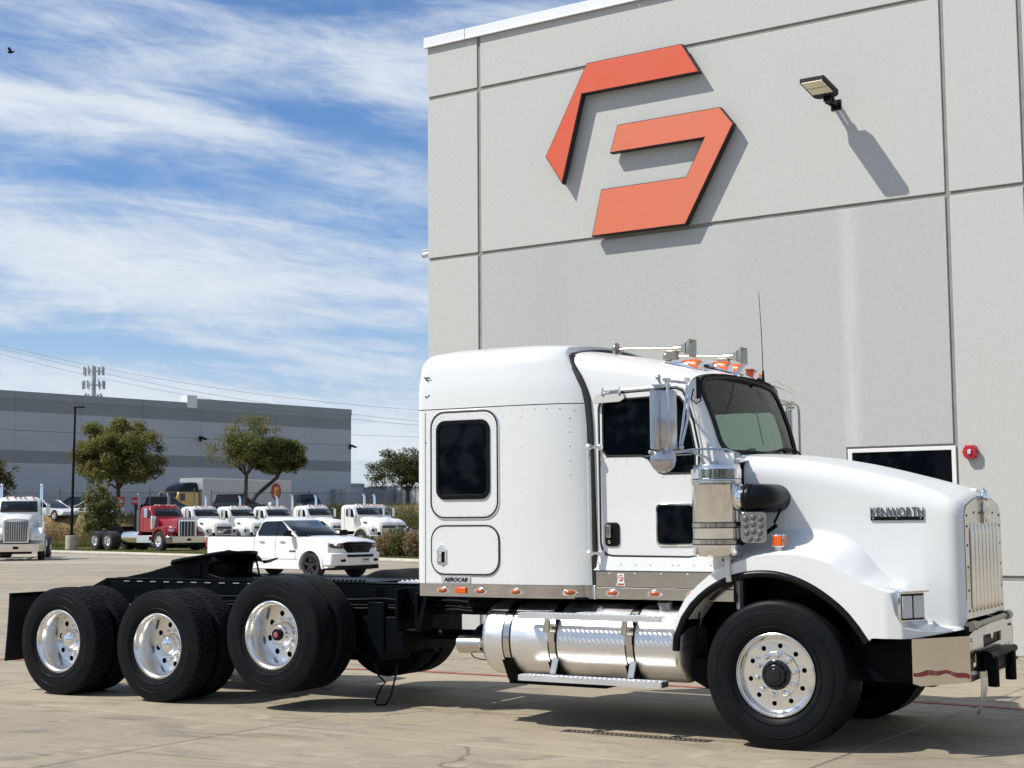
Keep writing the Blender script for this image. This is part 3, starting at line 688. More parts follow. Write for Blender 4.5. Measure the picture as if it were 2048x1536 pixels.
# mudflaps
MF = mat('mudflap_rubber', (.010, .010, .012), .5, bump=.1, bscale=20)
for s in (-1, 1):
    m = MB(); rows = []
    for i in range(7):
        z = .96 - .66*i/6; x = -8.20 - .05*(i/6)**1.5
        rows.append([(x, s*1.18, z), (x, s*.62, z), (x-.012, s*.62, z), (x-.012, s*1.18, z)])
    m.grid(rows, True); m.add(rows[0], [(0,1,2,3)]); m.add(rows[-1], [(0,1,2,3)]); fp = m.build('mudflap', MF, T)
    m = MB(); m.box(-8.21, -8.17, min(s*1.18, s*.43), max(s*1.18, s*.43), .955, .985); m.box(-8.2, -7.85, min(s*.43, s*.48), max(s*.43, s*.48), .94, 1.0); m.build('mudflap_hanger', BLACK, T)

# --- sleeper
SB, ST = 1.165, 2.63
def seal_x(z): return interp([(1.06, -1.565), (1.65, -1.585), (2.45, -1.605), (2.70, -1.63), (2.84, -1.69), (2.95, -1.76), (3.05, -1.82), (3.3, -1.86)], z)
def sleeper_outline(z, inset_=0.0, n1=26):
    xf = seal_x(z); ys = 1.17; P = []
    xr = -3.205 + inset_*.7
    P.append((xr, 0)); 
    for k in range(7):
        a = pi/2*k/6; P.append((xr+.09-.09*cos(a), -(ys-.09+.09*sin(a))))
    P.append((-2.6, -ys))
    xs = -2.28
    for k in range(n1):
        t = k/(n1-1); a = t*1.25
        x = xs + (xf-xs)*sin(a)/sin(1.25); y = -(ys - .145*(1-cos(a))/(1-cos(1.25))); P.append((x, y))
    if inset_: P = [(x, y*(1-inset_/1.17)) for x, y in P]
    return P
def shell(levels):
    rows = []
    for (z, ins, zc) in levels:
        O = sleeper_outline(z, ins)
        right = [(x, y, z + (zc if zc else 0)) for x, y in O]
        left = [(x, -y, z + (zc if zc else 0)) for x, y in reversed(O[1:])]
        rows.append(right + left)
    return rows
m = MB(); m.grid(shell([(SB, 0, 0), (1.6, 0, 0), (2.1, 0, 0), (2.45, 0, 0), (ST-.004, 0, 0)]), False)
slp = m.build('sleeper', PAINT, T, smooth=40)
m = MB(); lv = [(ST+.004, 0, 0), (2.75, 0.0, 0), (2.86, .006, 0), (2.95, .02, 0)]
for k in range(1, 9):
    a = pi/2*k/8; lv.append((2.95+.17*sin(a), .02+.15*(1-cos(a)), 0))
rows = shell(lv)
base = rows[-1]; n = len(base)
for sc_k, dz in ((.92, .018), (.8, .042), (.62, .07), (.4, .095), (.2, .108), (.001, .112)):
    rows.append([(-2.5+(x+2.5)*(1 if sc_k > .5 else 1), y*sc_k, z+dz*(1-.55*max(0, (x+2.35)/.6))) for x, y, z in base])
m.grid(rows); cap = m.build('sleeper_roof', PAINT, T, smooth=50)
m = MB(); m.grid([[(x, y*.997, z) for x, y, z in r] for r in shell([(ST-.01, .006, 0), (ST+.01, .006, 0)])]); m.build('roof_seam', mat('seam_shadow', (.10, .10, .10), .8), T)
# black seal between cab and sleeper
m = MB(); rows = []
for z in [1.08+.1*i for i in range(18)] + [2.80, 2.86, 2.92, 2.97, 3.01, 3.045]:
    x = seal_x(z) ; y = 1.02 if z < 2.85 else 1.02 - (z-2.85)**2*2.2
    rows.append([(x-.012, -y-.012, z), (x+.032, -y-.006, z), (x+.045, -y+.05, z), (x-.02, -y+.06, z)])
rows2 = [rows[-1]]
m.grid(rows, True); 
top = []
for k in range(13):
    y = -.93 + 1.86*k/12; zz = 3.045 + .10*(1-(y/.93)**2); top.append([(-1.86+.0*k, y, zz-.04), (-1.86, y, zz+.014), (-1.80, y, zz+.012), (-1.80, y, zz-.04)])
m.grid(top, True)
m.grid([[(x, -y, z) for x, y, z in r] for r in rows], True)
m.build('cab_seal', SEALM, T, smooth=60)
def rrect(x0, x1, z0, z1, r, n=6):
    P = []
    for cx, cz, a0 in ((x1-r, z1-r, 0), (x0+r, z1-r, pi/2), (x0+r, z0+r, pi), (x1-r, z0+r, 3*pi/2)):
        for k in range(n+1):
            a = a0 + pi/2*k/n; P.append((cx+r*cos(a), cz+r*sin(a)))
    return P
YS = -1.17
def ring(m, P, y, r, n=6):
    Q = [(u, y, v) for u, v in P]; m.tube(Q + [Q[0], Q[1]], r, n, False)
def sidefn(y): return lambda u, v, d: (u, y+d, v)
# sleeper window
fr = MB(); P1 = rrect(-2.975, -2.445, 1.865, 2.53, .085)
P0 = rrect(-3.03, -2.375, 1.715, 2.60, .13)
sw = MB(); sw.prism(P0, sidefn(YS), -.008, .0, [list(reversed(P1))]); sw = sw.build('sleeper_window_panel', PAINT, T, smooth=0)
m = MB(); ring(m, P0, YS-.004, .008); m.build('panel_gasket', SEALM, sw)
m = MB(); ring(m, rrect(-3.042, -2.363, 1.703, 2.612, .14), YS-.003, .006); m.build('panel_trim', ALU, sw)
m = MB(); m.prism(P1, sidefn(YS), -.022, -.001, [list(reversed(rrect(-2.945, -2.475, 1.905, 2.49, .055)))]); wfr = m.build('window_frame', PLAS, sw, smooth=30, bevel=.004)
MB().prism(rrect(-2.95, -2.47, 1.90, 2.495, .055), sidefn(YS), -.012, -.008).build('window_glass', GLASSD, sw, smooth=0)
# luggage hatch
P2 = rrect(-3.03, -2.365, 1.243, 1.645, .12)
m = MB(); m.prism(P2, sidefn(YS), -.008, .0); ht = m.build('luggage_door', PAINT, T, smooth=0)
m = MB(); ring(m, P2, YS-.004, .008); m.build('door_gasket', SEALM, ht)
m = MB(); m.prism([(-2.975, 1.33), (-2.875, 1.33), (-2.875, 1.45), (-2.925, 1.50), (-2.975, 1.45)], sidefn(YS), -.018, -.006); la = m.build('latch', ALU, ht, smooth=0, bevel=.006)
MB().box(-2.958, -2.892, YS-.022, YS-.017, 1.34, 1.43).build('latch_recess', PLAS, ht)
MB().box(-2.950, -2.915, YS-.034, YS-.02, 1.345, 1.425).build('latch_paddle', CHROME, ht, bevel=.004)
m = MB()
for y_, z0, z1 in ((YS-.001, SB, ST-.02),):
    m.box(-3.098, -3.094, y_-.002, y_+.002, z0, z1)
m.build('corner_seam', mat('seam_line', (.16, .16, .155), .7), T, smooth=0)

# --- cab
CY = 1.0
def cabroof_z(x): return interp([(-1.8, 3.0), (-1.55, 2.965), (-1.3, 2.93), (-1.05, 2.875), (-.84, 2.81), (-.69, 2.755)], x)
def cabroof_c(x): return interp([(-1.82, 3.13), (-1.38, 3.05), (-1.06, 2.985), (-.78, 2.915), (-.60, 2.86)], x)
def xfront(y): return -.60 - .10*(abs(y)/.9)**2.2
rows = []; XR = 24
for i in range(XR+1):
    t = i/XR; row = []
    for k in range(-24, 25):
        q = k/24; a = q*pi/2
        yy = CY*math.copysign(abs(sin(a))**.9, a) if k else 0
        prof = abs(cos(a))**.42 if k not in (-24, 24) else 0
        xr = -1.83 + .03*abs(q); x = xr + (xfront(yy)-xr)*t
        ze = cabroof_z(x) - .16; zc = cabroof_c(x)
        z = ze + (zc-ze)*prof
        row.append((x, yy, z))
    rows.append(row)
m = MB(); m.grid(rows); m.build('cab_roof', PAINT, T, smooth=60)
# cab side: outline in (x, z); door window hole
def cab_side_poly():
    P = [(-1.585, 1.27), (-.36, 1.27), (-.36, 2.19), (-.46, 2.205), (-.56, 2.25), (-.625, 2.35), (-.655, 2.5), (-.70, 2.60)]
    xs = [-.70 - 1.08*i/10 for i in range(11)]
    P += [(x, cabroof_z(x)-.158) for x in xs]
    P += [(-1.70, 2.80), (-1.64, 2.70), (-1.61, 2.55), (-1.60, 2.1)]
    return P
DG = [(-1.475, 2.235), (-1.44, 2.195), (-1.13, 2.19), (-1.075, 2.165), (-1.03, 2.10), (-.99, 2.06), (-.95, 2.045), (-.675, 2.045), (-.675, 2.24), (-.71, 2.42), (-.765, 2.60), (-.80, 2.645), (-.85, 2.66), (-1.42, 2.645), (-1.46, 2.63), (-1.475, 2.60)]
for s in (-1, 1):
    m = MB(); m.prism(cab_side_poly(), lambda u, v, d: (u, s*(CY-d), v), 0, .03, [list(reversed(DG))]); m.build('cab_side', PAINT, T, smooth=0)
# door skin, seam and window frame
DO = [(-1.505, 1.50), (-1.49, 1.44), (-1.45, 1.41), (-1.40, 1.40), (-.74, 1.395), (-.655, 1.41), (-.64, 2.24), (-.68, 2.44), (-.735, 2.62), (-.77, 2.69), (-.83, 2.715), (-1.38, 2.70), (-1.45, 2.68), (-1.49, 2.64), (-1.51, 2.58)]
for s in (-1, 1):
    m = MB(); m.prism(DO, lambda u, v, d: (u, s*(CY+d), v), .0, .012, [list(reversed(DG))]); dr = m.build('door', PAINT, T, smooth=0, bevel=.003, seg=1)
    m = MB(); Q = [(u, s*(CY+.006), v) for u, v in DO]; m.tube(Q+Q[:2], .011, 6, False); m.build('door_gasket', SEALM, dr)
    m = MB(); c0 = (-1.08, 2.05); Q = [(c0[0]+(u-c0[0])*1.035, s*(CY+.004), c0[1]+(v-c0[1])*1.028) for u, v in DO]; m.tube(Q+Q[:2], .010, 6, False); m.build('door_rim', PAINT, dr)
    m = MB(); Q = [(u, s*(CY+.010), v) for u, v in DG]; m.tube(Q+Q[:2], .009, 6, False); m.build('window_gasket', SEALM, dr)
    m = MB(); m.prism(DG, lambda u, v, d: (u, s*(CY+d), v), -.004, .002); m.build('door_glass', GLASSD if s < 0 else SIDEG, dr, smooth=0)
    if s < 0:
        m = MB(); m.prism(rrect(-1.015, -.68, 1.48, 1.81, .04), lambda u, v, d: (u, -CY-.012-d, v), .0, .012); pw = m.build('peep_window', CHROME, dr, smooth=30, bevel=.003)
        MB().prism(rrect(-1.0, -.695, 1.495, 1.795, .035), lambda u, v, d: (u, -CY-.026-d, v), -.004, .0).build('peep_glass', GLASSD, dr, smooth=0)
        m = MB(); m.prism(rrect(-1.465, -1.335, 1.475, 1.665, .035), lambda u, v, d: (u, -CY-.012-d, v), .0, .012); m.build('handle_recess', PLAS, dr, bevel=.006)
        m = MB(); m.box(-1.445, -1.405, -CY-.045, -CY-.02, 1.545, 1.645); m.cyl((-1.425, -CY-.03, 1.51), (-1.425, -CY-.022, 1.51), .014, n=10); m.build('door_handle', CHROME, dr, bevel=.006)
        m = MB(); m.box(-1.46, -.70, -CY-.0145, -CY-.012, 2.185, 2.189); m.build('belt_seam', mat('seam_line_b', (.35, .35, .35), .7), dr, smooth=0)
# windshield
def wsp(q, t, off=0):
    yt, yb = .865*q, .835*q
    xb = -.47 - .05*abs(q)**2 ; xt = -.665 - .055*abs(q)**2.5
    return (xb+(xt-xb)*t + .02*sin(pi*t)+off, yb+(yt-yb)*t, 2.215 + (2.80+.055*(1-q*q)-2.215)*t - .012*abs(q)**4)
def ws_rr(inset_=0, n=8):
    P = []; r = .16
    for cx, cz, a0 in ((1-r, 1-r*1.4, 0), (-1+r, 1-r*1.4, pi/2), (-1+r, r*1.4, pi), (1-r, r*1.4, 3*pi/2)):
        for k in range(n+1):
            a = a0+pi/2*k/n; P.append((cx+r*cos(a), cz+r*1.4*sin(a)))
        # straight runs get extra points by interpolation below
    out = []
    for i, p in enumerate(P):
        q = P[(i+1) % len(P)]; out.append(p); d = math.hypot(q[0]-p[0], q[1]-p[1])
        if d > .3:
            for j in range(1, 10): out.append((p[0]+(q[0]-p[0])*j/10, p[1]+(q[1]-p[1])*j/10))
    return out
rows = []
# cab front face (surround) with the glass opening: ring between glass outline and the outer outline
G = ws_rr(); outer = []
for (q, t) in G:
    k = max(abs(q), abs(t*2-1)); outer.append((q/k*1.18 if k else q, (t*2-1)/k*.5*1.13+.5))
m = MB(); m.grid([[wsp(max(-1.15, min(1.15, q)), max(-.09, min(1.05, t)), -.004) for q, t in outer + outer[:1]], [wsp(q, t, .0) for q, t in G+G[:1]]]); m.build('windshield_surround', PAINT, T, smooth=60)
m = MB(); Q = [wsp(q, t, .006) for q, t in G]; m.tube(Q+Q[:2], .020, 8, False)
cen = [(q*.955, (t-.5)*.93+.5) for q, t in G]; m.grid([[wsp(q, t, .008) for q, t in G+G[:1]], [wsp(q, t, .008) for q, t in cen+cen[:1]]]); m.build('windshield_seal', SEALM, T, smooth=60)
m = MB(); rws = []
for f_ in (1, .8, .6, .4, .2, .001): rws.append([wsp(q*f_, (t-.5)*f_+.5, .004) for q, t in G+G[:1]])
m.grid(rws); m.build('windshield', WSG, T, smooth=60)
# A pillar fillers
for s in (-1, 1):
    m = MB(); rws = []
    for t in (-.05, 0, .15, .3, .45, .6, .75, .9, 1.02):
        p = Vector(wsp(s*1.04, max(t, 0), -.002)); sx = interp([(2.15, -.46), (2.25, -.56), (2.35, -.625), (2.5, -.655), (2.65, -.72), (2.8, -.76)], p.z)
        rws.append([tuple(p), (p.x*.5+sx*.5+.012, s*(abs(p.y)*.35+CY*.65+.01), p.z), (sx-.005, s*(CY-.001), p.z), (sx-.03, s*(CY-.02), p.z)])
    m.grid(rws); m.build('windshield_pillar', PAINT, T, smooth=70)
# cowl
m = MB(); m.grid([[(-.53, y, 2.205 - .02*(abs(y)/.9)**4), (-.40, y, 2.195- .03*(abs(y)/.9)**4), (-.30, y, 2.16 - .03*(abs(y)/.9)**4)] for y in [-.98+1.96*k/20 for k in range(21)]])
m.box(-.37, -.345, -.97, .97, 1.0, 2.14); m.build('cowl', PAINT, T, smooth=40)
MB().box(-.345, -.325, -.9, .9, .9, 2.13).build('firewall', PLAS, T, smooth=0)
# interior
it = MB(); it.box(-1.60, -1.57, -.95, .95, 1.1, 2.85); it.box(-1.6, -.36, -.95, .95, 1.1, 1.12); it.box(-1.6, -.72, -.92, .92, 2.70, 2.72)
it.prism([(-.40, 2.17), (-.40, 1.2), (-.80, 1.2), (-.84, 2.08), (-.75, 2.17)], lambda u, v, d: (u, d, v), -.94, .94)
it.box(-.96, -.72, -.9, .9, 2.63, 2.70)
it.build('cab_interior', INTER, T, smooth=0)
m = MB()
for y in (-.5, .5): m.box(-1.5, -1.05, y-.25, y+.25, 1.35, 1.72); m.prism([(-1.55, 1.7), (-1.38, 1.7), (-1.45, 2.35), (-1.56, 2.35)], lambda u, v, d: (u, y+d, v), -.24, .24)
m.build('seat', mat('seat_fabric', (.05, .05, .05), .9), T, bevel=.04)
m = MB(); m.lathe([(.21, 0), (.222, .012), (.234, 0), (.222, -.012), (.21, 0)], (-.93, .48, 2.12), (-.75, 0, .65), 32); m.cyl((-.93, .48, 2.12), (-.80, .48, 2.0), .05, n=12); m.build('steering_wheel', PLAS, T)
# --- stainless skirts
m = MB(); m.grid([[(x, y-.006, z) for x, y in sleeper_outline(z)[1:]] for z in (1.058, 1.163)]); m.build('sleeper_skirt', STAIN, T, smooth=40)
m = MB(); m.grid([[(x, -y+.006, z) for x, y in sleeper_outline(z)[1:]] for z in (1.058, 1.163)]); m.box(-3.15, -1.6, -1.1, 1.1, 1.05, 1.07); m.build('sleeper_floor', BLACK, T)
for s in (-1, 1):
    MB().box(-1.535, -.36, min(s*1.045, s*1.0), max(s*1.045, s*1.0), 1.155, 1.275).build('cab_skirt', STAIN, T, smooth=0)
    MB().box(-1.535, -.36, min(s*1.052, s*1.0), max(s*1.052, s*1.0), 1.06, 1.150).build('light_rail', STAIN, T, smooth=0, bevel=.003)
    m = MB(); m.grid([[(-1.565, s*1.0, 1.277), (-1.565, s*1.03, 1.285), (-1.565, s*1.012, 1.40)], [(-.33, s*1.0, 1.277), (-.33, s*1.03, 1.285), (-.33, s*1.012, 1.40)]]); m.build('rocker_panel', PAINT, T, smooth=0)
MB().box(-1.553, -1.537, -1.06, -1.0, 1.055, 1.165).build('skirt_end_cap', ALU, T, bevel=.004)
MB().box(-1.6, -.36, -.98, .98, 1.05, 1.12).build('cab_floor', BLACK, T, smooth=0)
# marker lamps in the skirts
bz = MB(); bz.lathe([(.001, -.004), (.052, -.004), (.060, .004)], (0,0,0), (0,1,0), 24)
for i, v in enumerate(bz.v): bz.v[i] = (v[0]*1.15, v[1], v[2]*.50)
ln = MB(); ln.sph((0,0,0), .04, 18, 8, (1.12, .45, .56))
first = None
for i, (x, y) in enumerate(((-2.915, -1.178), (-2.545, -1.178), (-2.205, -1.176), (-1.74, -1.110), (-1.385, -1.054), (-1.02, -1.054), (-.69, -1.054))):
    if first is None:
        o = bz.build('marker_lamp', CHROME, T, (x, y, 1.108)); l_ = ln.build('lamp_lens', AMBERD, o, (0, -.006, 0)); first = o
    else:
        o = copy_obj(first, T); o.location = (x, y, 1.108)
        if i == 3: o.rotation_euler[2] = .28
m = MB(); m.box(-2.785, -2.68, -1.192, -1.176, 1.085, 1.135); o = m.build('side_reflector', AMBER, T, bevel=.005)
# badge
def text_mesh(txt, size, ext, bold=.0, shear=0, sx=1):
    cu = bpy.data.curves.new('lettering', 'FONT'); cu.body = txt; cu.size = size; cu.extrude = ext; cu.offset = bold; cu.shear = shear; cu.resolution_u = 3
    ob = bpy.data.objects.new('t', cu); COL.objects.link(ob); dg = bpy.context.evaluated_depsgraph_get(); dg.update()
    me = bpy.data.meshes.new_from_object(ob.evaluated_get(dg)); bpy.data.objects.remove(ob); bpy.data.curves.remove(cu)
    for v in me.vertices: v.co.x *= sx
    return me
def text(name, txt, size, loc, rot, m_, parent, ext=.003, bold=0, shear=0, sx=1, fit=None):
    me = text_mesh(txt, size, ext, bold, shear, sx)
    if fit:
        xs = [v.co.x for v in me.vertices]; k = fit/(max(xs)-min(xs)); mn = min(xs)
        for v in me.vertices: v.co.x = (v.co.x-mn)*k
    me.materials.clear(); me.materials.append(m_); o = bpy.data.objects.new(name, me); COL.objects.link(o); o.location = loc; o.rotation_euler = rot; o.parent = parent; return o
m = MB(); m.prism(rrect(-2.93, -2.645, 1.170, 1.226, .008), sidefn(YS), -.008, -.0); bd = m.build('sleeper_badge', ALU, T, smooth=0)
text('badge_lettering', 'AEROCAB', .048, (-2.905, YS-.010, 1.182), (pi/2, 0, 0), PLAS, bd, .002, .001, .3, fit=.235)
# dealer sticker
m = MB(); m.box(-1.345, -1.285, -1.0485, -1.046, 1.175, 1.262); m.box(-1.352, -1.278, -1.0485, -1.046, 1.166, 1.186); stk = m.build('dealer_sticker', WPL, T, smooth=0)
k = .018; ox, oz = -1.345+.205, 1.078
m = MB()
for P in (A, Bp): m.prism([(-1.315+(u+9.95)*k, 1.225+(v-7.07)*k) for u, v in P], lambda u, v, d: (u, -1.0490+d, v), -.0006, .0004)
m.box(-1.342, -1.288, -1.0495, -1.0486, 1.171, 1.180); m.build('sticker_print', REDL, stk, smooth=0)
# small scuffs where decals were removed on the sleeper's rear corner
m = MB()
for (x, z, a, l_) in ((-3.10, 2.905, .1, .05), (-3.075, 2.905, .2, .03), (-3.095, 2.89, .7, .03), (-3.10, 2.74, .6, .03), (-3.075, 2.75, -.5, .025), (-3.115, 2.345, 1.2, .04), (-3.105, 2.35, .3, .015), (-3.115, 1.93, 1.3, .03), (-3.115, 1.55, 1.4, .02)):
    xx = x+.015; m.obox((xx, -(1.08+.09*sqrt(max(0, 1-((xx+3.075)/.09)**2)) if xx < -3.075 else 1.17)-.001, z), (l_, .002, .010), Matrix.Rotation(a, 3, 'Y'))
m.build('decal_remnant', PLAS, T, smooth=0)
# rivets
rv = MB()
def rivets(P, step=.062, y=YS, r=.0085):
    for (a, b) in zip(P[:-1], P[1:]):
        L_ = math.hypot(b[0]-a[0], b[1]-a[1]); n = max(1, int(L_/step))
        for i in range(n):
            t = (i+.5)/n; x, z = a[0]+(b[0]-a[0])*t, a[1]+(b[1]-a[1])*t
            yy = y(x, z) if callable(y) else y
            rv.add([(x-r, yy, z), (x, yy, z-r), (x+r, yy, z), (x, yy, z+r), (x, yy-r*.5, z)], [(0,1,4), (1,2,4), (2,3,4), (3,0,4)])
def ysl(x, z=0):
    O = sleeper_outline(2.0); 
    if x < -2.3: return YS
    return interp(sorted([(a, b) for a, b in O if a > -2.62]), x)
rivets([(-3.14, 2.60), (-1.66, 2.60)], .10, ysl); rivets([(-3.09, 1.2), (-3.09, 2.6)], .085); rivets([(-3.06, 1.2), (-3.06, 2.6)], .12)
rivets([(-2.33, 1.2), (-2.33, 2.6)], .10); rivets([(-2.15, 1.25), (-2.15, 2.6)], .115, ysl); rivets([(-1.74, 1.3), (-1.74, 2.58)], .115, ysl); rivets([(-3.1, 1.175), (-1.7, 1.175)], .075, ysl)
rivets([(-2.15, 1.30), (-1.74, 1.31)], .08, ysl)
for P, c_ in ((P0, 1), (P2, 1)):
    cx = sum(p[0] for p in P)/len(P); cz = sum(p[1] for p in P)/len(P)
    Q = [(cx+(u-cx)*.94, cz+(v-cz)*.95) for u, v in P]; rivets(Q+Q[:1], .09, YS-.008)
rivets([(-1.555, 1.45), (-1.555, 2.62)], .075, -CY); rivets([(-1.5, 2.735), (-.85, 2.735)], .10, -CY); rivets([(-1.42, 2.165), (-1.12, 2.165)], .08, -CY-.013); rivets([(-1.0, 2.02), (-.72, 2.02)], .08, -CY-.013)
rivets([(-.60, 2.6), (-.50, 2.30)], .09, -CY-.0)
for x in (-1.52, -1.33, -1.20, -1.07, -.88, -.83, -.70, -.56): rivets([(x, 1.31), (x, 1.37)], .05, -1.03)
rivets([(-1.53, 1.262), (-.4, 1.262)], .2, -1.046)
o = rv.build('rivets', PAINT, T, smooth=0); o['kind'] = 'stuff'
# grab handle on the cab corner
m = MB(); m.cyl((-1.555, -1.10, 1.41), (-1.565, -1.10, 2.28), .016, n=12)
for z in (1.42, 2.27): m.sph((-1.56, -1.10, z), .028, 12, 8); m.cyl((-1.56, -1.10, z), (-1.50, -1.01, z), .012, n=8); m.cyl((-1.50, -1.02, z), (-1.50, -1.0, z), .028, n=12)
m.build('grab_handle', ALU, T)

# --- hood and fenders
ARCH0 = [(-.80, .60), (-.775, .80), (-.72, .96), (-.59, 1.115), (-.41, 1.235), (-.17, 1.30), (.07, 1.295), (.30, 1.215), (.52, 1.065), (.64, .93), (.715, .82), (.74, .80)]
def _c(tab, a, b, n): return [(a+(b-a)*i/n, cmi(tab, a+(b-a)*i/n)) for i in range(n+1)]
ARCH = ARCH0[:2] + _c(ARCH0, -.72, .715, 40) + ARCH0[-1:]
FT = [(-.85, .90), (-.77, 1.05), (-.65, 1.20), (-.49, 1.32), (-.28, 1.42), (-.05, 1.475), (.20, 1.475), (.42, 1.425), (.56, 1.34), (.68, 1.245), (.80, 1.185), (.875, 1.165), (.905, 1.02), (.96, .92), (1.08, .885), (1.3, .87)]
OUT = [(-.9, 1.20), (.70, 1.20), (.85, 1.195), (.95, 1.165), (1.03, 1.08), (1.12, .93), (1.18, .82), (1.22, .73), (1.26, .60)]
BW = [(-.36, .885), (.2, .80), (.7, .735), (1.0, .70), (1.14, .68), (1.19, .668), (1.225, .645), (1.25, .612), (1.262, .585)]
ZT = [(-.36, 2.215), (.0, 2.185), (.4, 2.115), (.8, 2.015), (1.05, 1.945), (1.14, 1.92), (1.19, 1.90), (1.225, 1.885), (1.25, 1.865), (1.262, 1.85)]
ZS = [(-.36, 2.06), (.2, 1.985), (.7, 1.86), (1.05, 1.765), (1.19, 1.735), (1.262, 1.71)]
def gy(x, z):
    w = cmi(BW, x); w = w + .03*sm((1.75-z)/.9)*(1 if x < 1.0 else max(0, 1-(x-1.0)/.2))
    o_ = interp(OUT, x); ft = cmi(FT, x) if x < .68 else interp(FT, x)
    soft = .20 if x < .5 else .20-.168*sm((x-.5)/.30)
    s_ = (ft + soft*.70 - z)/soft
    k = max(0, min(1, s_)); k = .72*k**2.3 + .28*k*k*(3-2*k)
    return w + max(0, o_-w)*k
XS = [-.36+.018*i for i in range(0, 73)] + [.955, .965, .975, .985, 1.0, 1.03] ; XS = sorted(set([round(x, 4) for x in XS if x < .86] + [.86+.008*i for i in range(0, 38)] + [1.17, 1.19, 1.205, 1.215, 1.225, 1.235, 1.243, 1.25, 1.256, 1.262]))
def section(x):
    w = cmi(BW, x); zt = cmi(ZT, x); zs = cmi(ZS, x); P = []
    rad = min(.115, w*.3)
    for k in range(9): y = (w-rad)*k/8; P.append((y, zt - (.05+.05*sm((x-.9)/.36))*(y/w)**2))
    z0 = P[-1][1]; zend = zs-.03
    for k in range(1, 11):
        a = pi/2*k/10; P.append((w-rad+rad*sin(a), zend+(z0-zend)*cos(a)))
    # side + fender, down to the arch or lower edge
    zb = cmi(ARCH, x) if x < .73 else .835 + (.0 if x < 1.0 else (x-1.0)*.16)
    if x < .73: zb = max(zb, .80)
    zi = zend; w0 = gy(x, zend) - w; ft = cmi(FT, x) if x < .68 else interp(FT, x); soft = .20 if x < .5 else .20-.168*sm((x-.5)/.30)
    z1_, z2_ = max(zb+.02, min(zi-.01, ft+.70*soft)), max(zb+.01, min(zi-.02, ft-.30*soft))
    zz = [zi+(z1_-zi)*k/14 for k in range(1, 15)] + [z1_+(z2_-z1_)*k/20 for k in range(1, 21)] + [z2_+(zb-z2_)*k/12 for k in range(1, 13)]
    for k, z in enumerate(zz):
        t = (k+1)/len(zz); P.append((gy(x, z) - w0*(1-t)**3, z))
    # roll the edge inwards
    P.append((P[-1][0]-.03, zb-.004)); P.append((P[-1][0]-.05, zb+.02))
    return P
hm = MB()
secs = [section(x) for x in XS]
rowsR = [[(x, -y, z) for y, z in P] for x, P in zip(XS, secs)]; rowsL = [[(x, y, z) for y, z in reversed(P)] for x, P in zip(XS, secs)]
hm.grid([l[:-1]+r for l, r in zip(rowsL, rowsR)]); hood = hm.build('hood', PAINT, T, smooth=48)
# rear part of the fender behind the hood, with its black flare
for s in (-1, 1):
    fm = MB(); rws = []
    XA = [(-.835, .70), (-.835, .80), (-.80, .95), (-.72, 1.09), (-.62, 1.19), (-.50, 1.285), (-.40, 1.35), (-.33, 1.39)]
    XI = [(-.795, .70), (-.785, .80), (-.74, .93), (-.65, 1.045), (-.57, 1.125), (-.47, 1.20), (-.38, 1.245), (-.33, 1.262)]
    for (ax, az_), (ix, iz) in zip(XA, XI):
        rws.append([(ax*.985, s*.80, az_-.01), (ax, s*1.05, az_), (ax, s*1.15, az_-.01), ((ax*.6+ix*.4), s*1.20, az_*.7+iz*.3), (ix, s*1.205, iz), (ix+.01, s*1.17, iz-.01), (ix+.01, s*.80, iz-.02)])
    fm.grid(rws); fm.add(rws[0], [tuple(range(7))]); fm.build('rear_fender', PAINT, T, smooth=50)
    m = MB(); rws = []
    path = [(-.80, .69), (-.79, .80)] + [(a*1.005, b-.012) for a, b in ARCH[2::2]] 
    for i, (a, b) in enumerate(path):
        q0, q1 = Vector(path[max(0, i-1)]), Vector(path[min(len(path)-1, i+1)]); d = (q1-q0).normalized(); nrm = Vector((-d.y, d.x))
        rw = []
        for k in range(9):
            t = 2*pi*k/8; rw.append((a + nrm.x*(.030*cos(t)-.016), s*(1.185+.032*sin(t)), b + nrm.y*(.030*cos(t)-.016)))
        rws.append(rw[:-1])
    m.grid(rws, True); m.build('fender_flare', RUBM, T, smooth=60)
    # dark wheel well behind the arch
    m = MB(); rws = []
    for (a, b) in ARCH: rws.append([(a, s*1.15, b-.02), (a, s*.50, b-.02)])
    m.grid(rws)
    m.box(-.75, 1.15, s*.50-.01, s*.50+.01, .7, 1.6); m.build('wheel_well', PLAS, T, smooth=40)
    # white strap where hood and rear fender meet
    m = MB(); m.grid([[(-.36, s*1.16, 1.44), (-.315, s*1.16, 1.455)], [(-.365, s*1.222, 1.41), (-.315, s*1.222, 1.425)], [(-.355, s*1.226, 1.30), (-.315, s*1.226, 1.295)], [(-.345, s*1.228, 1.215), (-.305, s*1.228, 1.22)]]); o = m.build('fender_splash_flap', PAINT, T, smooth=60); sl = o.modifiers.new('s', 'SOLIDIFY'); sl.thickness = .012
# name badge on the hood
def hy(x, z): return -gy(x, z)
yb = -(gy(.78, 1.70)) - .012
ang = -atan2(gy(.6, 1.7)-gy(1.0, 1.7), .4)
bs = MB(); bs.box(0, .385, -.010, .0, -.032, -.006); bs_o = bs.build('name_badge', PLAS, T, (.62, -gy(.62, 1.70)-.002, 1.70), smooth=0); bs_o.rotation_euler[2] = -ang
text('lettering', 'KENWORTH', .100, (.0, -.006, -.006), (pi/2, 0, 0), mat('badge_grey', (.07, .073, .078), .35, .3), bs_o, .004, .0, fit=.385)
m = MB()
for x in (.02, .19, .365): m.cyl((x, -.015, -.018), (x, -.009, -.018), .006, n=8)
m.build('badge_screw', CHROME, bs_o)
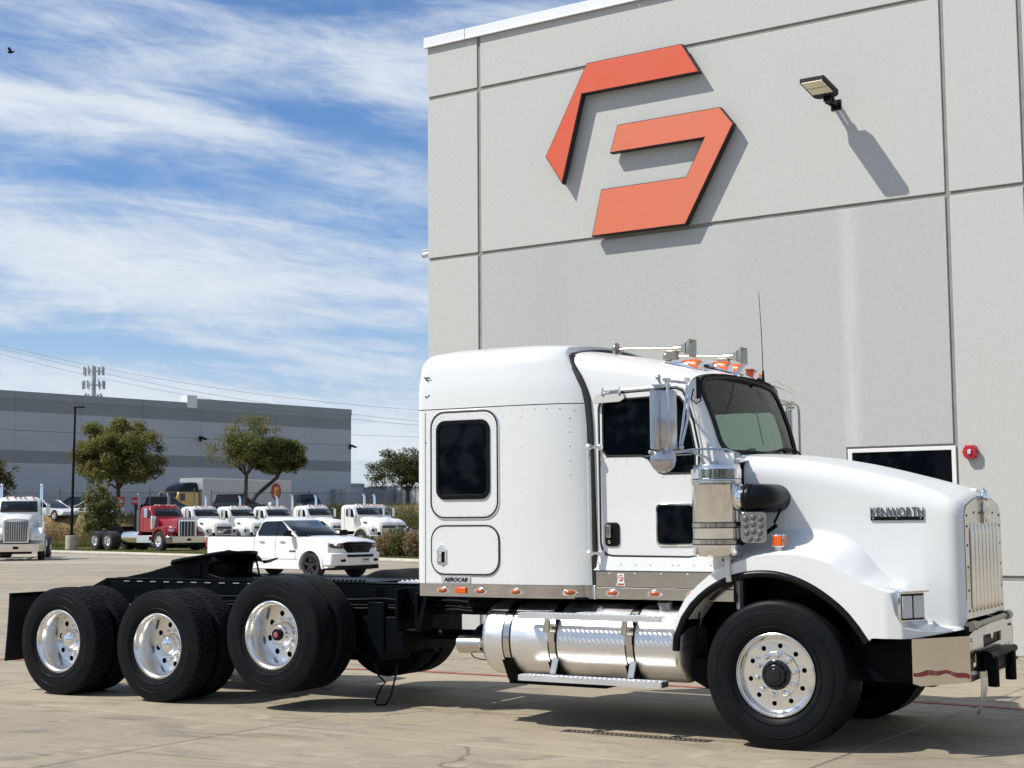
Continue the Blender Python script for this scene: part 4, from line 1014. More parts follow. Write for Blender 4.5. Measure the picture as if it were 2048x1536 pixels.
# grille
def gtop(y): return 1.845 - .135*(abs(y)/.56)**1.15
XG = 1.262
_s = [(y, z) for y, z in section(1.262) if z > .95][:-3]; _s = [(y*.985, z-.004) for y, z in _s]
P = [(y, z) for y, z in reversed(_s)][:]; P = [(-.60, .945), (.60, .945)] + [(y, z) for y, z in P if z > 1.0] + [(-y, z) for y, z in _s[1:] if z > 1.0]
Hh = [(-.455, 1.02), (.455, 1.02), (.455, 1.60), (-.455, 1.60)]
m = MB(); m.prism(P, lambda u, v, d: (XG-.004+d, u, v), -.01, .008, [list(reversed(Hh))]); gr = m.build('grille', STAIN, T, smooth=0, bevel=.003, seg=1)
MB().box(XG-.03, XG-.02, -.5, .5, .98, 1.65).build('grille_screen', PLAS, gr, smooth=0)
bar = MB()
rws = []
for z, k in ((.985, .2), (1.005, .75), (1.04, 1), (1.3, 1), (1.57, 1), (1.61, .8), (1.645, .1)):
    rws.append([(.0, -.028*k, z), (.005*k+.002, -.024*k, z), (.017*k+.002, .006*k, z), (.017*k+.002, .012*k, z), (.0, .016*k, z)])
bar.grid(rws, True)
f_b = None
for i in range(8):
    y = -.40 + .81*i/7
    if f_b is None: f_b = bar.build('grille_bar', mat('grille_bar_steel', (.80, .76, .70), .22, 1, vary=.1, vscale=6), gr, (XG+.004, y, 0), smooth=25)
    else: share(f_b, gr, (XG+.004, y, 0))
m = MB()
for s in (-1, 1):
    for z in (1.0, 1.15, 1.32, 1.48, 1.62, 1.70): m.cyl((XG+.002, s*.515, z), (XG+.008, s*.515, z), .009, n=8)
for y in (-.3, -.12, .12, .3): m.cyl((XG+.002, y, 1.72), (XG+.008, y, 1.72), .009, n=8)
m.build('grille_bolt', PLAS, gr)
m = MB(); m.lathe([(.001, 0), (.018, .02), (.026, .06), (.022, .11), (.03, .15), (.034, .20), (.026, .245), (.001, .27)], (XG+.03, 0, 1.64), (-.06, 0, 1), 16); m.box(XG, XG+.022, -.035, .035, 1.63, 1.80)
m.build('hood_ornament', CHROME, T, bevel=.006)
m = MB(); m.prism(rrect(-.16, .16, 1.03, 1.245, .01), lambda u, v, d: (v, u, 1.9 - (v-1.03)*.27+d), -.0, .018) if 0 else m.box(1.09, 1.24, -.05, .05, 1.875, 1.905)
m.build('hood_latch', PAINT, T, bevel=.012)
m = MB(); m.cyl((XG+.03, -.60, .895), (XG+.03, .60, .915), .022, n=14); m.cyl((XG+.03, -.62, .895), (XG+.03, -.48, .897), .036, n=14); m.cyl((XG+.03, .5, .913), (XG+.03, .62, .915), .036, n=14); m.build('hood_torsion_bar', mat('dull_bar', (.30, .28, .25), .35, 1), T)
m = MB(); m.box(1.0, XG+.02, -.62, .62, .80, .90); m.box(.45, .96, -.88, .88, .50, .86); m.build('front_cross_member', BLACK, T)
# headlights
for s in (-1, 1):
    R = Matrix.Rotation(s*radians(27), 3, 'Z')
    C_ = Vector((.925, s*1.0, 1.058))
    m = MB(); m.obox(C_, (.15, .27, .225), R); hl = m.build('headlight', CHROME, T, bevel=.014, seg=3)
    m = MB(); m.prism([(-.085, .108), (.12, .100), (.125, .112), (-.085, .130)], lambda u, v, d: tuple(C_ + R @ Vector((u, d, v))), -.125, .125); m.build('headlight_visor', CHROME, hl, smooth=0, bevel=.004)
    for k in (-1, 1):
        m = MB(); m.obox(C_ + R @ Vector((.078, k*.058, -.004)), (.012, .102, .16), R); ll = m.build('headlight_lens', CLEAR, hl, bevel=.01)
    m = MB(); m.obox(C_ + R @ Vector((.073, 0, -.004)), (.012, .232, .188), R); m.build('headlight_bezel', PLAS, hl, bevel=.01)
# bumper
BUM = mat('polished_bumper', (.72, .66, .56), .13, 1, bump=.02, bscale=4, vary=.1, vscale=3)
bm_ = MB(); outl = [(1.02, -1.16), (1.30, -.70), (1.30, .70), (1.02, 1.16)]
def bz_(y): return .84 + .0*y
Z0, Z1 = .505, .835
fp = [(-.70, Z0), (.70, Z0), (.70, Z1+.05), (.54, Z1+.075), (-.54, Z1+.03), (-.70, Z1)]
hole1 = [(-.28, .72), (.30, .74), (.30, .81), (.05, .81), (.02, .77), (-.02, .77), (-.05, .81), (-.28, .81)]
bm_.prism(fp, lambda u, v, d: (1.30+d, u, v), -.006, .0, [list(reversed(hole1)), list(reversed(rrect(-.60, -.52, .60, .70, .02))), list(reversed(rrect(.5, .58, .60, .70, .02)))])
bump = bm_.build('bumper', STAIN, T, smooth=0, bevel=.004, seg=1)
for s in (-1, 1):
    m = MB(); rws = []
    for k in range(9):
        t = k/8; x = 1.302 - .282*t; y = s*(.70 + .46*t); rws.append([(x, y, Z0+.02*(t > .9)), (x, y, Z1)])
    m.grid(rws); o = m.build('bumper_wing', BUM, bump, smooth=0); sl = o.modifiers.new('s', 'SOLIDIFY'); sl.thickness = .008
m = MB(); rws = []
for k in range(15):
    t = k/14; x = 1.300 - .27*t; y = -(.703 + .45*t) - .006; zc = .565 + .035*sin(t*2.6) - .02*(1-t) + .006*sin(t*19); rws.append([(x, y, zc-.014 - .006*sin(t*11)), (x, y, zc+.016)])
m.grid(rws); m.build('red_scrape', REDLINE, bump, smooth=0)
m = MB()
for (y, z) in ((-.64, .80), (-.60, .56), (-.56, .56), (.60, .84), (.60, .60), (.55, .60)): m.cyl((1.30, y, z), (1.315, y, z), .013, n=8)
m.build('bumper_bolt', CHROME, bump)
MB().box(1.2, 1.28, -.35, .35, .66, .86).build('bumper_void', PLAS, T, smooth=0)
m = MB(); m.box(1.31, 1.38, -.34, .34, .64, .70); m.cyl((1.37, -.42, .67), (1.37, .42, .67), .028, n=12); m.box(1.31, 1.36, -.25, .25, .54, .68)
for y in (-.30, .27): m.cyl((1.37, y, .44), (1.37, y, .66), .042, n=16); m.box(1.31, 1.40, y-.05, y+.05, .56, .67); m.cyl((1.40, y-.05, .60), (1.40, y+.09, .60), .012, n=8)
m.build('tow_coupling', BLACK, T, bevel=.006)
m = MB(); rws = []
for k in range(8):
    t = k/7; z = .50-.30*t; x = 1.24 - .07*t*t + .02*t; y0, y1 = -.13+.05*t, .10 - .12*t*t
    rws.append([(x, y0, z), (x+.01, (y0+y1)/2, z), (x, y1, z)])
m.grid(rws); o = m.build('hanging_strip', ALU, T, smooth=60); sl = o.modifiers.new('s', 'SOLIDIFY'); sl.thickness = .006
# turn signal on the fender
for s in (-1, 1):
    m = MB(); m.box(-.02, .075, s*1.10-.035, s*1.10+.035, 1.475, 1.57); m.box(.0, .05, s*1.10-.02, s*1.10+.02, 1.45, 1.48); ts = m.build('turn_signal', CHROME, T, bevel=.006)
    MB().box(-.012, .066, min(s*1.136, s*1.146), max(s*1.136, s*1.146), 1.485, 1.56).build('turn_lens', AMBER, ts, bevel=.004)
    MB().box(.074, .086, s*1.10-.028, s*1.10+.028, 1.485, 1.56).build('turn_lens', mat('pale_reflector', (.55, .25, .17), .4, bump=.4, bscale=150), ts, bevel=.004)
# hood straps and support bracket
m = MB(); m.tube([(-.42, -1.10, 1.37), (-.36, -1.10, 1.43), (-.28, -1.09, 1.49), (-.22, -1.08, 1.54)], .013, 6); m.obox((-.30, -1.09, 1.475), (.16, .012, .035), Matrix.Rotation(-.75, 3, 'Y')); m.build('hood_strap', PLAS, T)
m = MB(); m.obox((-.085, -.98, 1.60), (.13, .02, .028), Matrix.Rotation(-.6, 3, 'Y')); m.tube([(.0, -.93, 1.86), (-.01, -.95, 1.75), (-.06, -.96, 1.65)], .010, 6); m.build('light_bracket', PLAS, T)
# air cleaner
AC = (-.435, -1.17); ac = MB(); r = .185
ac.lathe([(.001, 1.405), (.15, 1.405), (.176, 1.415), (.183, 1.43), (.183, 1.50), (r, 1.502), (r, 1.95), (.189, 1.955), (.193, 1.965), (.189, 1.975), (.187, 1.985), (.193, 1.99), (.193, 2.06), (.187, 2.062), (.182, 2.085), (.176, 2.095), (.001, 2.098)], (AC[0], AC[1], 0), (0, 0, 1), 56)
ACM = mat('wavy_chrome', (.80, .79, .77), .07, 1, bump=.9, bscale=8, stretch=(1, 1, .05))
aco = ac.build('air_cleaner', ACM, T, smooth=40)
m = MB()
for z in (1.515, 1.64, 1.96): m.lathe([(r+.001, z-.018), (r+.006, z-.016), (r+.006, z+.016), (r+.001, z+.018)], (AC[0], AC[1], 0), (0, 0, 1), 56)
m.build('mounting_band', STAIN, aco)
m = MB()
for z in (1.495, 1.537, 1.62, 1.66, 1.945, 1.985): m.lathe([(r+.002, z-.003), (r+.0045, z), (r+.002, z+.003)], (AC[0], AC[1], 0), (0, 0, 1), 48)
m.box(AC[0]+.13, AC[0]+.22, AC[1]-.04, AC[1]+.0, 1.63, 1.66); m.box(AC[0]+.13, AC[0]+.22, AC[1]-.04, AC[1]+.0, 1.50, 1.53); m.build('band_clamp', PLAS, aco)
m = MB(); p = []
for k in range(9):
    a = pi/2*k/8; p.append((-.18+.10*sin(a), -1.15 + .0 + .14*(1-cos(a)), 1.84))
m.tube([(-.28, -1.15, 1.84), (-.22, -1.15, 1.84)] + p + [(-.08, -.78, 1.84)], [.100, .102] + [.108]*9 + [.108], 24)
for x in (-.185, -.15): m.lathe([(.104, -.012), (.113, 0), (.104, .012)], (x, -1.15, 1.84), (1, 0, 0), 24)
m.build('intake_hose', RUBM, T, smooth=50)
m = MB(); m.lathe([(.095, -.09), (.104, -.085), (.104, -.055), (.100, -.05), (.107, -.04), (.107, -.015), (.103, -.01), (.103, .02)], (-.22, -1.15, 1.84), (1, 0, 0), 32); m.build('hose_clamp', CHROME, T)
# led work light on the bracket
LR = Matrix.Rotation(.25, 3, 'Z')
m = MB(); cL = Vector((-.13, -1.20, 1.625))
def lf(u, v, d): return tuple(cL + LR @ Vector((u, d, v)))
m.prism(rrect(-.095, .095, -.115, .115, .035), lf, -.012, .03); wl_ = m.build('work_light', STAIN, T, bevel=.006)
for (u, v) in [(-.055, .06), (0, .07), (.055, .06), (-.055, .01), (0, .02), (.058, .01), (-.05, -.045), (0, -.035), (.05, -.045), (-.025, -.09), (.03, -.09)]:
    m = MB(); m.lathe([(.001, -.022), (.014, -.020), (.022, -.014), (.024, -.008)], lf(u, v, 0), tuple(LR @ Vector((0, 1, 0))), 14); m.build('led', mat('led_lens', (.10, .11, .11), .08, spec=.9), wl_) if (u, v) == (-.055, .06) else None
    if (u, v) == (-.055, .06): led0 = [o for o in wl_.children][-1]; u0 = (u, v)
    else:
        c = share(led0, wl_); dv = Vector(lf(u, v, 0)) - Vector(lf(*u0, 0)); c.location = dv
# --- mirrors
MIRB = mat('scratched_chrome', (.55, .55, .57), .22, 1, bump=.25, bscale=14, vary=.2, vscale=8, stretch=(1, 1, .3))
def mirror(s, name):
    m = MB(); rws = []
    MA = radians(28)*s
    for z, k in ((2.215, .0), (2.215, .9), (2.225, 1), (2.66, 1), (2.67, .9), (2.67, 0)):
        rw = []
        for q in range(13):
            a = -pi/2 + pi*q/12; u_q = (.065*max(0, cos(a))**.45*k if k else 0); v_q = .118*math.copysign(abs(sin(a))**.8, a)*k
            rw.append((-.80 + u_q*cos(MA) - v_q*sin(MA), s*1.33 + u_q*sin(MA) + v_q*cos(MA), z))
        rws.append(rw)
    m.grid(rws, True); o = m.build('side_mirror', MIRB, T, smooth=40)
    MB().obox((-.80-.006*cos(MA), s*1.33-.006*sin(MA), 2.44), (.008, .21, .425), Matrix.Rotation(MA, 3, 'Z')).build('mirror_glass', CHROME, o)
    m = MB()
    ya, yb_ = s*1.02, s*1.45
    m.tube([(-.76, s*1.40, 2.205), (-.72, s*1.435, 2.21), (-.70, s*1.44, 2.3), (-.70, s*1.44, 2.66), (-.705, s*1.43, 2.715), (-.72, s*1.38, 2.735), (-.73, s*1.2, 2.745), (-.74, s*1.03, 2.75)], .012, 8)
    m.tube([(-.92, s*1.03, 2.735), (-.80, s*1.22, 2.725), (-.76, s*1.34, 2.73)], .011, 8)
    m.tube([(-.86, s*1.45, 2.195), (-.70, s*1.25, 2.20), (-.66, s*1.03, 2.215)], .014, 8)
    m.tube([(-.66, s*1.12, 2.72), (-.67, s*1.15, 2.45), (-.70, s*1.22, 2.22)], .010, 8); m.tube([(-.69, s*1.10, 2.72), (-.71, s*1.14, 2.45), (-.71, s*1.22, 2.22)], .010, 8)
    m.tube([(-.52, s*1.0, 2.10), (-.56, s*1.06, 2.16), (-.66, s*1.12, 2.205), (-.72, s*1.25, 2.205)], .011, 8)
    m.tube([(-.33, s*.95, 2.18), (-.42, s*1.0, 2.22), (-.60, s*1.08, 2.225), (-.70, s*1.2, 2.21)], .009, 8)
    m.box(-.54, -.49, min(s*1.0, s*1.03), max(s*1.0, s*1.03), 2.08, 2.13); m.sph((-.70, s*1.22, 2.235), .026, 12, 8)
    m.cyl((-.95, s*1.03, 2.76), (-.95, s*1.07, 2.79), .012, n=8); m.sph((-.95, s*1.07, 2.80), .024, 10, 6); m.box(-1.02, -.88, min(s*.99, s*1.04), max(s*.99, s*1.04), 2.735, 2.75)
    for z in (2.75, 2.70): m.box(-.77, -.72, s*1.36-.02, s*1.36+.02, z-.01, z+.01)
    m.build('mirror_arm', mat('mirror_arm_steel', (.55, .55, .55), .25, 1) if s < 0 else bpy.data.materials['mirror_arm_steel'], T)
    m = MB(); m.lathe([(.001, .045), (.05, .04), (.085, .022), (.102, .0), (.102, -.008), (.001, -.01)], (-.78, s*1.37, 2.14), (.60, s*.80, -.08), 32); m.build('convex_mirror', MIRB, T, smooth=35)
for s in (-1, 1): mirror(s, '')
m = MB(); m.tube([(-.63, -1.04, 2.71), (-.60, -1.05, 2.66), (-.60, -1.05, 2.60), (-.64, -1.05, 2.58), (-.68, -1.05, 2.62), (-.66, -1.05, 2.70)], .006, 6); m.cyl((-.63, -1.03, 2.62), (-.63, -1.03, 2.79), .016, n=8); m.build('mirror_wiring', PLAS, T)
# window visor mirror
m = MB(); m.prism([(-1.545, 2.62), (-1.30, 2.625), (-1.26, 2.65), (-1.27, 2.685), (-1.32, 2.70), (-1.52, 2.70)], lambda u, v, d: (u, -1.035+d-(2.70-v)*.25, v), -.006, .004); o = m.build('blind_spot_mirror', mat('smoky_plastic', (.42, .42, .38), .3), T, bevel=.003)
m = MB(); m.cyl((-1.46, -1.05, 2.715), (-1.30, -1.05, 2.725), .008, n=8)
for x in (-1.46, -1.31): m.cyl((x, -1.05, 2.69), (x, -1.03, 2.74), .012, n=8)
m.build('blind_spot_bracket', CHROME, T)
# --- on the roof
def roof_lamp(x, y):
    z = cabroof_c(x) - (abs(y)/1.0)**2*.10 + .0; L_ = .29; sl = -.28
    m = MB(); rws = []
    for t in [k/8 for k in range(9)]:
        hw = .060*sin(min(1, t*1.15+.05)*pi/2)**.8; hh = .082*t**.9 if t < .86 else .082*(1-(t-.86)*1.6); xx = x-.16+L_*t; zb = z + .012 + sl*(xx-x)
        rws.append([(xx, y-hw, zb), (xx, y-hw*.92, zb+hh*.5), (xx, y-hw*.6, zb+hh*.86), (xx, y, zb+hh), (xx, y+hw*.6, zb+hh*.86), (xx, y+hw*.92, zb+hh*.5), (xx, y+hw, zb)])
    m.grid(rws); m.add(rws[-1], [tuple(range(7))]); b = m.build('roof_marker_light', CHROME, T, smooth=50)
    m = MB(); rws = []
    for t in [.50+.0585*k for k in range(9)]:
        f_ = 1.05; hw = .060*sin(min(1, t*1.15+.05)*pi/2)**.8*f_+.001; hh = (.082*t**.9 if t < .86 else .082*(1-(t-.86)*1.6))*f_+.004; xx = x-.16+L_*t; zb = z + .018 + sl*(xx-x)
        dx_ = .05*(1-(t-.50)/.47); rws.append([(xx+dx_, y-hw, zb), (xx+dx_*.6, y-hw*.92, zb+hh*.5), (xx-dx_*.3, y-hw*.6, zb+hh*.86), (xx-dx_*.8, y, zb+hh), (xx-dx_*.3, y+hw*.6, zb+hh*.86), (xx+dx_*.6, y+hw*.92, zb+hh*.5), (xx+dx_, y+hw, zb)])
    m.grid(rws); m.add(rws[-1], [tuple(range(7))]); m.build('lamp_lens', AMBER, b, smooth=50)
    m = MB(); m.obox((x-.03, y, z+.006+.03*.28), (.28, .115, .012), Matrix.Rotation(.273, 3, 'Y')); m.build('lamp_gasket', SEALM, b)
for (x, y) in ((-.90, -.63), (-.84, -.16), (-.84, .12), (-.84, .42), (-.88, .68)): roof_lamp(x, y)
HORN = mat('horn_metal', (.62, .55, .44), .25, 1, vary=.15, vscale=20)
for (x0, x1, y, z) in ((-1.66, -.98, -.36, 3.135), (-1.50, -.80, .32, 3.12)):
    m = MB(); m.tube([(x0, y, z), (x0+.2, y, z-.004), (x1-.2, y, z-.03), (x1-.08, y, z-.034)], [.013, .014, .022, .032], 14)
    rws = []
    for t in (0, .3, .6, .85, 1):
        hw = .032+.042*t**1.8; xx = x1-.08+.10*t; zc = z-.034; rws.append([(xx, y-hw, zc-hw), (xx, y+hw, zc-hw), (xx, y+hw, zc+hw), (xx, y-hw, zc+hw)])
    m.grid(rws, True); m.add([(x1-.03, y-.05, z-.085), (x1-.03, y+.05, z-.085), (x1-.03, y+.05, z+.015), (x1-.03, y-.05, z+.015)], [(0,1,2,3)])
    hn = m.build('air_horn', HORN, T, smooth=50)
    m = MB(); m.lathe([(.001, -.035), (.045, -.03), (.058, -.012), (.058, .0), (.02, .008), (.012, .03)], (x0, y, z), (1, 0, 0), 24); m.box(x0-.03, x0+.03, y-.02, y+.02, z-.11, z-.02); TM_ = mat('tarnished_metal', (.34, .31, .25), .35, .9); m.build('horn_diaphragm', TM_, hn, bevel=.004); MB().box(x1-.22, x1-.12, y-.03, y+.03, z-.12, z-.045).build('horn_foot', TM_, hn, bevel=.004)
m = MB(); m.cyl((-.42, -.28+.02, 2.80), (-.42, -.26, 2.90), .014, .008, 8); m.tube([(-.42, -.26, 2.88), (-.425, -.262, 3.2), (-.44, -.268, 3.58)], [.004, .0035, .0025], 6)
m.cyl((-.47, -.26, 2.83), (-.42, -.26, 2.81), .012, n=8); an = m.build('antenna', PLAS, T)
an.location = (-.18, .55, .05)
m = MB(); m.obox((-.58, -.28, 2.905), (.03, .24, .008), Matrix.Rotation(.5, 3, 'X') @ Matrix.Rotation(.3, 3, 'Y')) ; m.cyl((-.62, -.22, 2.86), (-.60, -.25, 2.91), .008, n=6); m.tube([(-.60, .40, 2.86), (-.56, .5, 2.87), (-.50, .78, 2.80)], .006, 6); m.tube([(-.60, .46, 2.84), (-.50, .72, 2.78)], .005, 6); m.build('roof_bracket', CHROME, T)
m = MB(); m.cyl((-.82, -.44, 2.93), (-.82, -.44, 2.945), .045, .03, 14); m.build('roof_antenna_puck', PLAS, T)
# wipers
m = MB()
for y0, y1 in ((.40, .02), (-.02-.3, -.62-.02)):
    if y0 < 0: continue
    m.tube([(-.40, .66, 2.22), (-.435, .55, 2.28), (-.46, .42, 2.27), (-.485, .25, 2.245)], .009, 6); m.tube([(-.47, .46, 2.28), (-.485, .30, 2.255), (-.49, .02, 2.225)], .014, 6)
m.tube([(-.44, .5, 2.27), (-.455, .36, 2.25)], .016, 6)
m.tube([(-.40, -.20, 2.215), (-.45, -.35, 2.225), (-.475, -.6, 2.225)], .007, 6)
m.build('wiper', PLAS, T)
# sun visor strips and windshield clips seen through the glass
MB().box(-.74, -.70, -.2, -.16, 2.74, 2.79).build('visor_clip', PLAS, T)
m = MB(); m.tube([(-.66, -.12, 2.80), (-.64, -.14, 2.65), (-.66, -.15, 2.55)], .005, 5); m.tube([(-.60, .10, 2.66), (-.585, .09, 2.55), (-.52, .05, 2.3)], .004, 5); m.build('windshield_cord', PLAS, T)
# --- fuel tank, straps, steps
TZ, TY, TR = .715, -.865, .30
m = MB(); m.lathe([(.001, -2.60), (.12, -2.598), (.22, -2.582), (.275, -2.555), (.297, -2.52), (TR, -2.49), (TR, -.83), (.297, -.80), (.28, -.775), (.22, -.755), (.12, -.745), (.001, -.742)], (0, TY, TZ), (1, 0, 0), 72)
tank = m.build('fuel_tank', ALU, T, smooth=40)
m = MB()
for x in (-2.31, -1.88, -1.19): m.lathe([(TR+.001, x-.030), (TR+.005, x-.028), (TR+.005, x+.028), (TR+.001, x+.030)], (0, TY, TZ), (1, 0, 0), 60)
st = m.build('tank_strap', STAIN, tank)
m = MB()
for x in (-2.31, -1.88, -1.19):
    for d in (-.036, .036): m.lathe([(TR+.000, x+d-.007), (TR+.004, x+d), (TR+.000, x+d+.007)], (0, TY, TZ), (1, 0, 0), 60)
m.build('strap_rubber', SEALM, tank)
for x in (-1.88, -1.19):
    m = MB(); m.obox((x-.02, TY-TR-.045, TZ+.155), (.05, .012, .16), Matrix.Rotation(.10, 3, 'Y')); m.box(x-.03, x+.03, TY-TR-.02, TY-TR-.002, TZ+.0, TZ+.07); m.build('step_hanger', STAIN, tank, smooth=0); m = MB(); m.obox((x+.02, TY-TR+.0, TZ-.19), (.05, .014, .13), Matrix.Rotation(-.4, 3, 'X'))
    m.build('step_hanger', STAIN, tank, smooth=0)
m = MB(); m.cyl((-.96, TY-.10, TZ+.27), (-.96, TY-.13, TZ+.325), .055, n=24); m.cyl((-.96, TY-.125, TZ+.32), (-.96, TY-.13, TZ+.335), .06, n=24); m.build('fuel_cap', mat('grey_cap', (.20, .20, .21), .4, .6), tank)
def step(z, nm):
    m = MB(); x0, x1 = -2.11, -.85; y0, y1 = -1.315, -1.19
    m.box(x0, x1, y0, y0+.006, z, z+.045); m.box(x0, x1, y1-.006, y1, z, z+.045); m.box(x0, x0+.006, y0, y1, z, z+.045); m.box(x1-.006, x1, y0, y1, z, z+.045)
    n = 30; hs = []
    for i in range(n-1):
        for q in range(2):
            cx = x0+.042+(x1-x0-.04)*(i+.5*q)/(n-1)-.02; hs.append([(cx+.0165*cos(-2*pi*k/10), y0+.034+.058*q+.0165*sin(-2*pi*k/10)) for k in range(10)])
    hs = [h for h in hs if max(p[0] for p in h) < x1-.01 and min(p[0] for p in h) > x0+.01]
    m.prism([(x0+.005, y0+.005), (x1-.005, y0+.005), (x1-.005, y1-.005), (x0+.005, y1-.005)], lambda u, v, d: (u, v, z+.036+d), 0, .004, hs)
    for i in range(n-1):
        for q in range(2):
            x = x0+.042+(x1-x0-.04)*(i+.5*q)/(n-1)-.02; m.lathe([(.021, 0), (.018, .008), (.0165, .0)], (x, y0+.034+.058*q, z+.040), (0, 0, 1), 8)
    return m.build('step', ALU, tank, smooth=0)
step(.905, 'u'); step(.415, 'l')
m = MB()
for z in (.92, .43):
    for x in (-1.88, -1.19): m.box(x-.02, x+.02, -1.20, -1.10, z, z+.03)
m.build('step_bracket', BLACK, tank)
# row of bright grip dots glinting on the tank is sun through the step; tank support below
m = MB()
for x in (-2.31, -1.88, -1.19): m.prism([(TY-.28, TZ-.16), (TY-.18, TZ-.33), (TY+.2, TZ-.36), (-.44, TZ-.2), (-.44, TZ+.2), (TY+.1, TZ-.29), (TY-.1, TZ-.312)], lambda u, v, d: (x+d, u, v), -.05, .05)
m.box(-2.4, -1.5, TY-.1, TY+.1, TZ-.37, TZ-.33); m.build('tank_support', BLACK, tank, smooth=0)
m = MB(); m.tube([(-2.2, -.5, .70), (-2.55, -.62, .66), (-2.68, -.84, .655), (-2.86, -.95, .65)], .068, 18); m.cyl((-2.64, -.98, .655), (-2.87, -.98, .65), .072, n=24, caps=False); m.build('exhaust_pipe', mat('exhaust_steel', (.66, .63, .57), .22, 1, vary=.15, vscale=10), T)
MB().sph((-2.72, -.80, .72), .13, 20, 12, (.8, 1, .75)).build('exhaust_heat_shield', BLACK, T)
m = MB(); m.tube([(-2.75, -1.0, .575), (-2.72, -1.01, .55), (-2.66, -1.01, .535), (-2.58, -1.0, .53)], .006, 6); m.build('loose_wire', PLAS, T)
m = MB(); m.box(-.74, -.5, -1.0, -.45, .45, .62); m.cyl((-.72, -.9, .52), (-.60, -.9, .46), .09, n=16); m.tube([(-.63, -1.08, .98), (-.66, -1.09, .80), (-.655, -1.09, .72)], .007, 6); m.build('battery_box', BLACK, T)

# ------------------------------------------------------------------ trucks parked along the verge
DGL = mat('vehicle_glass', (.008, .013, .018), .05, spec=.35)
BGT = mat('worn_tyre', (.022, .022, .024), .75, vary=.3, vscale=10)
GR_D = mat('dark_grille', (.02, .03, .035), .4)
GR_R = mat('maroon_grille', (.07, .02, .03), .5)
def bg_wheel(P, x, y, R, w, s, polished=True, dual=False):
    m = MB(); f_ = y - s*0; 
    m.lathe([(R*.56, 0), (R*.54, -.03), (R*.50, .02 if not dual else .12), (R*.30, .03 if not dual else .13), (R*.26, -.02 if not dual else .06), (R*.12, -.04 if not dual else .02), (.001, -.05 if not dual else .0)], (0, 0, 0), (0, 1, 0), 28)
    for k in range(8): a = 2*pi*k/8; yy = .018 if not dual else .10; m.cyl((R*.41*cos(a), yy, R*.41*sin(a)), (R*.41*cos(a), yy+.03, R*.41*sin(a)), .03, n=8)
    o = m.build('wheel', RIM if polished else PAINT2, P, (x, y, R), rot=0 if s < 0 else pi)
    m = MB(); m.lathe([(R*.55, -.01), (R*.75, -.03), (R*.93, -.02), (R, .03), (R, w-.03), (R*.9, w), (R*.5, w)], (0, 0, 0), (0, 1, 0), 36); m.build('tyre', BGT, o); return o
def loft(m, secs, cap=True):
    m.grid(secs, True); n = len(secs[0]); m.add(secs[0], [tuple(range(n))]); m.add(secs[-1], [tuple(range(n))])
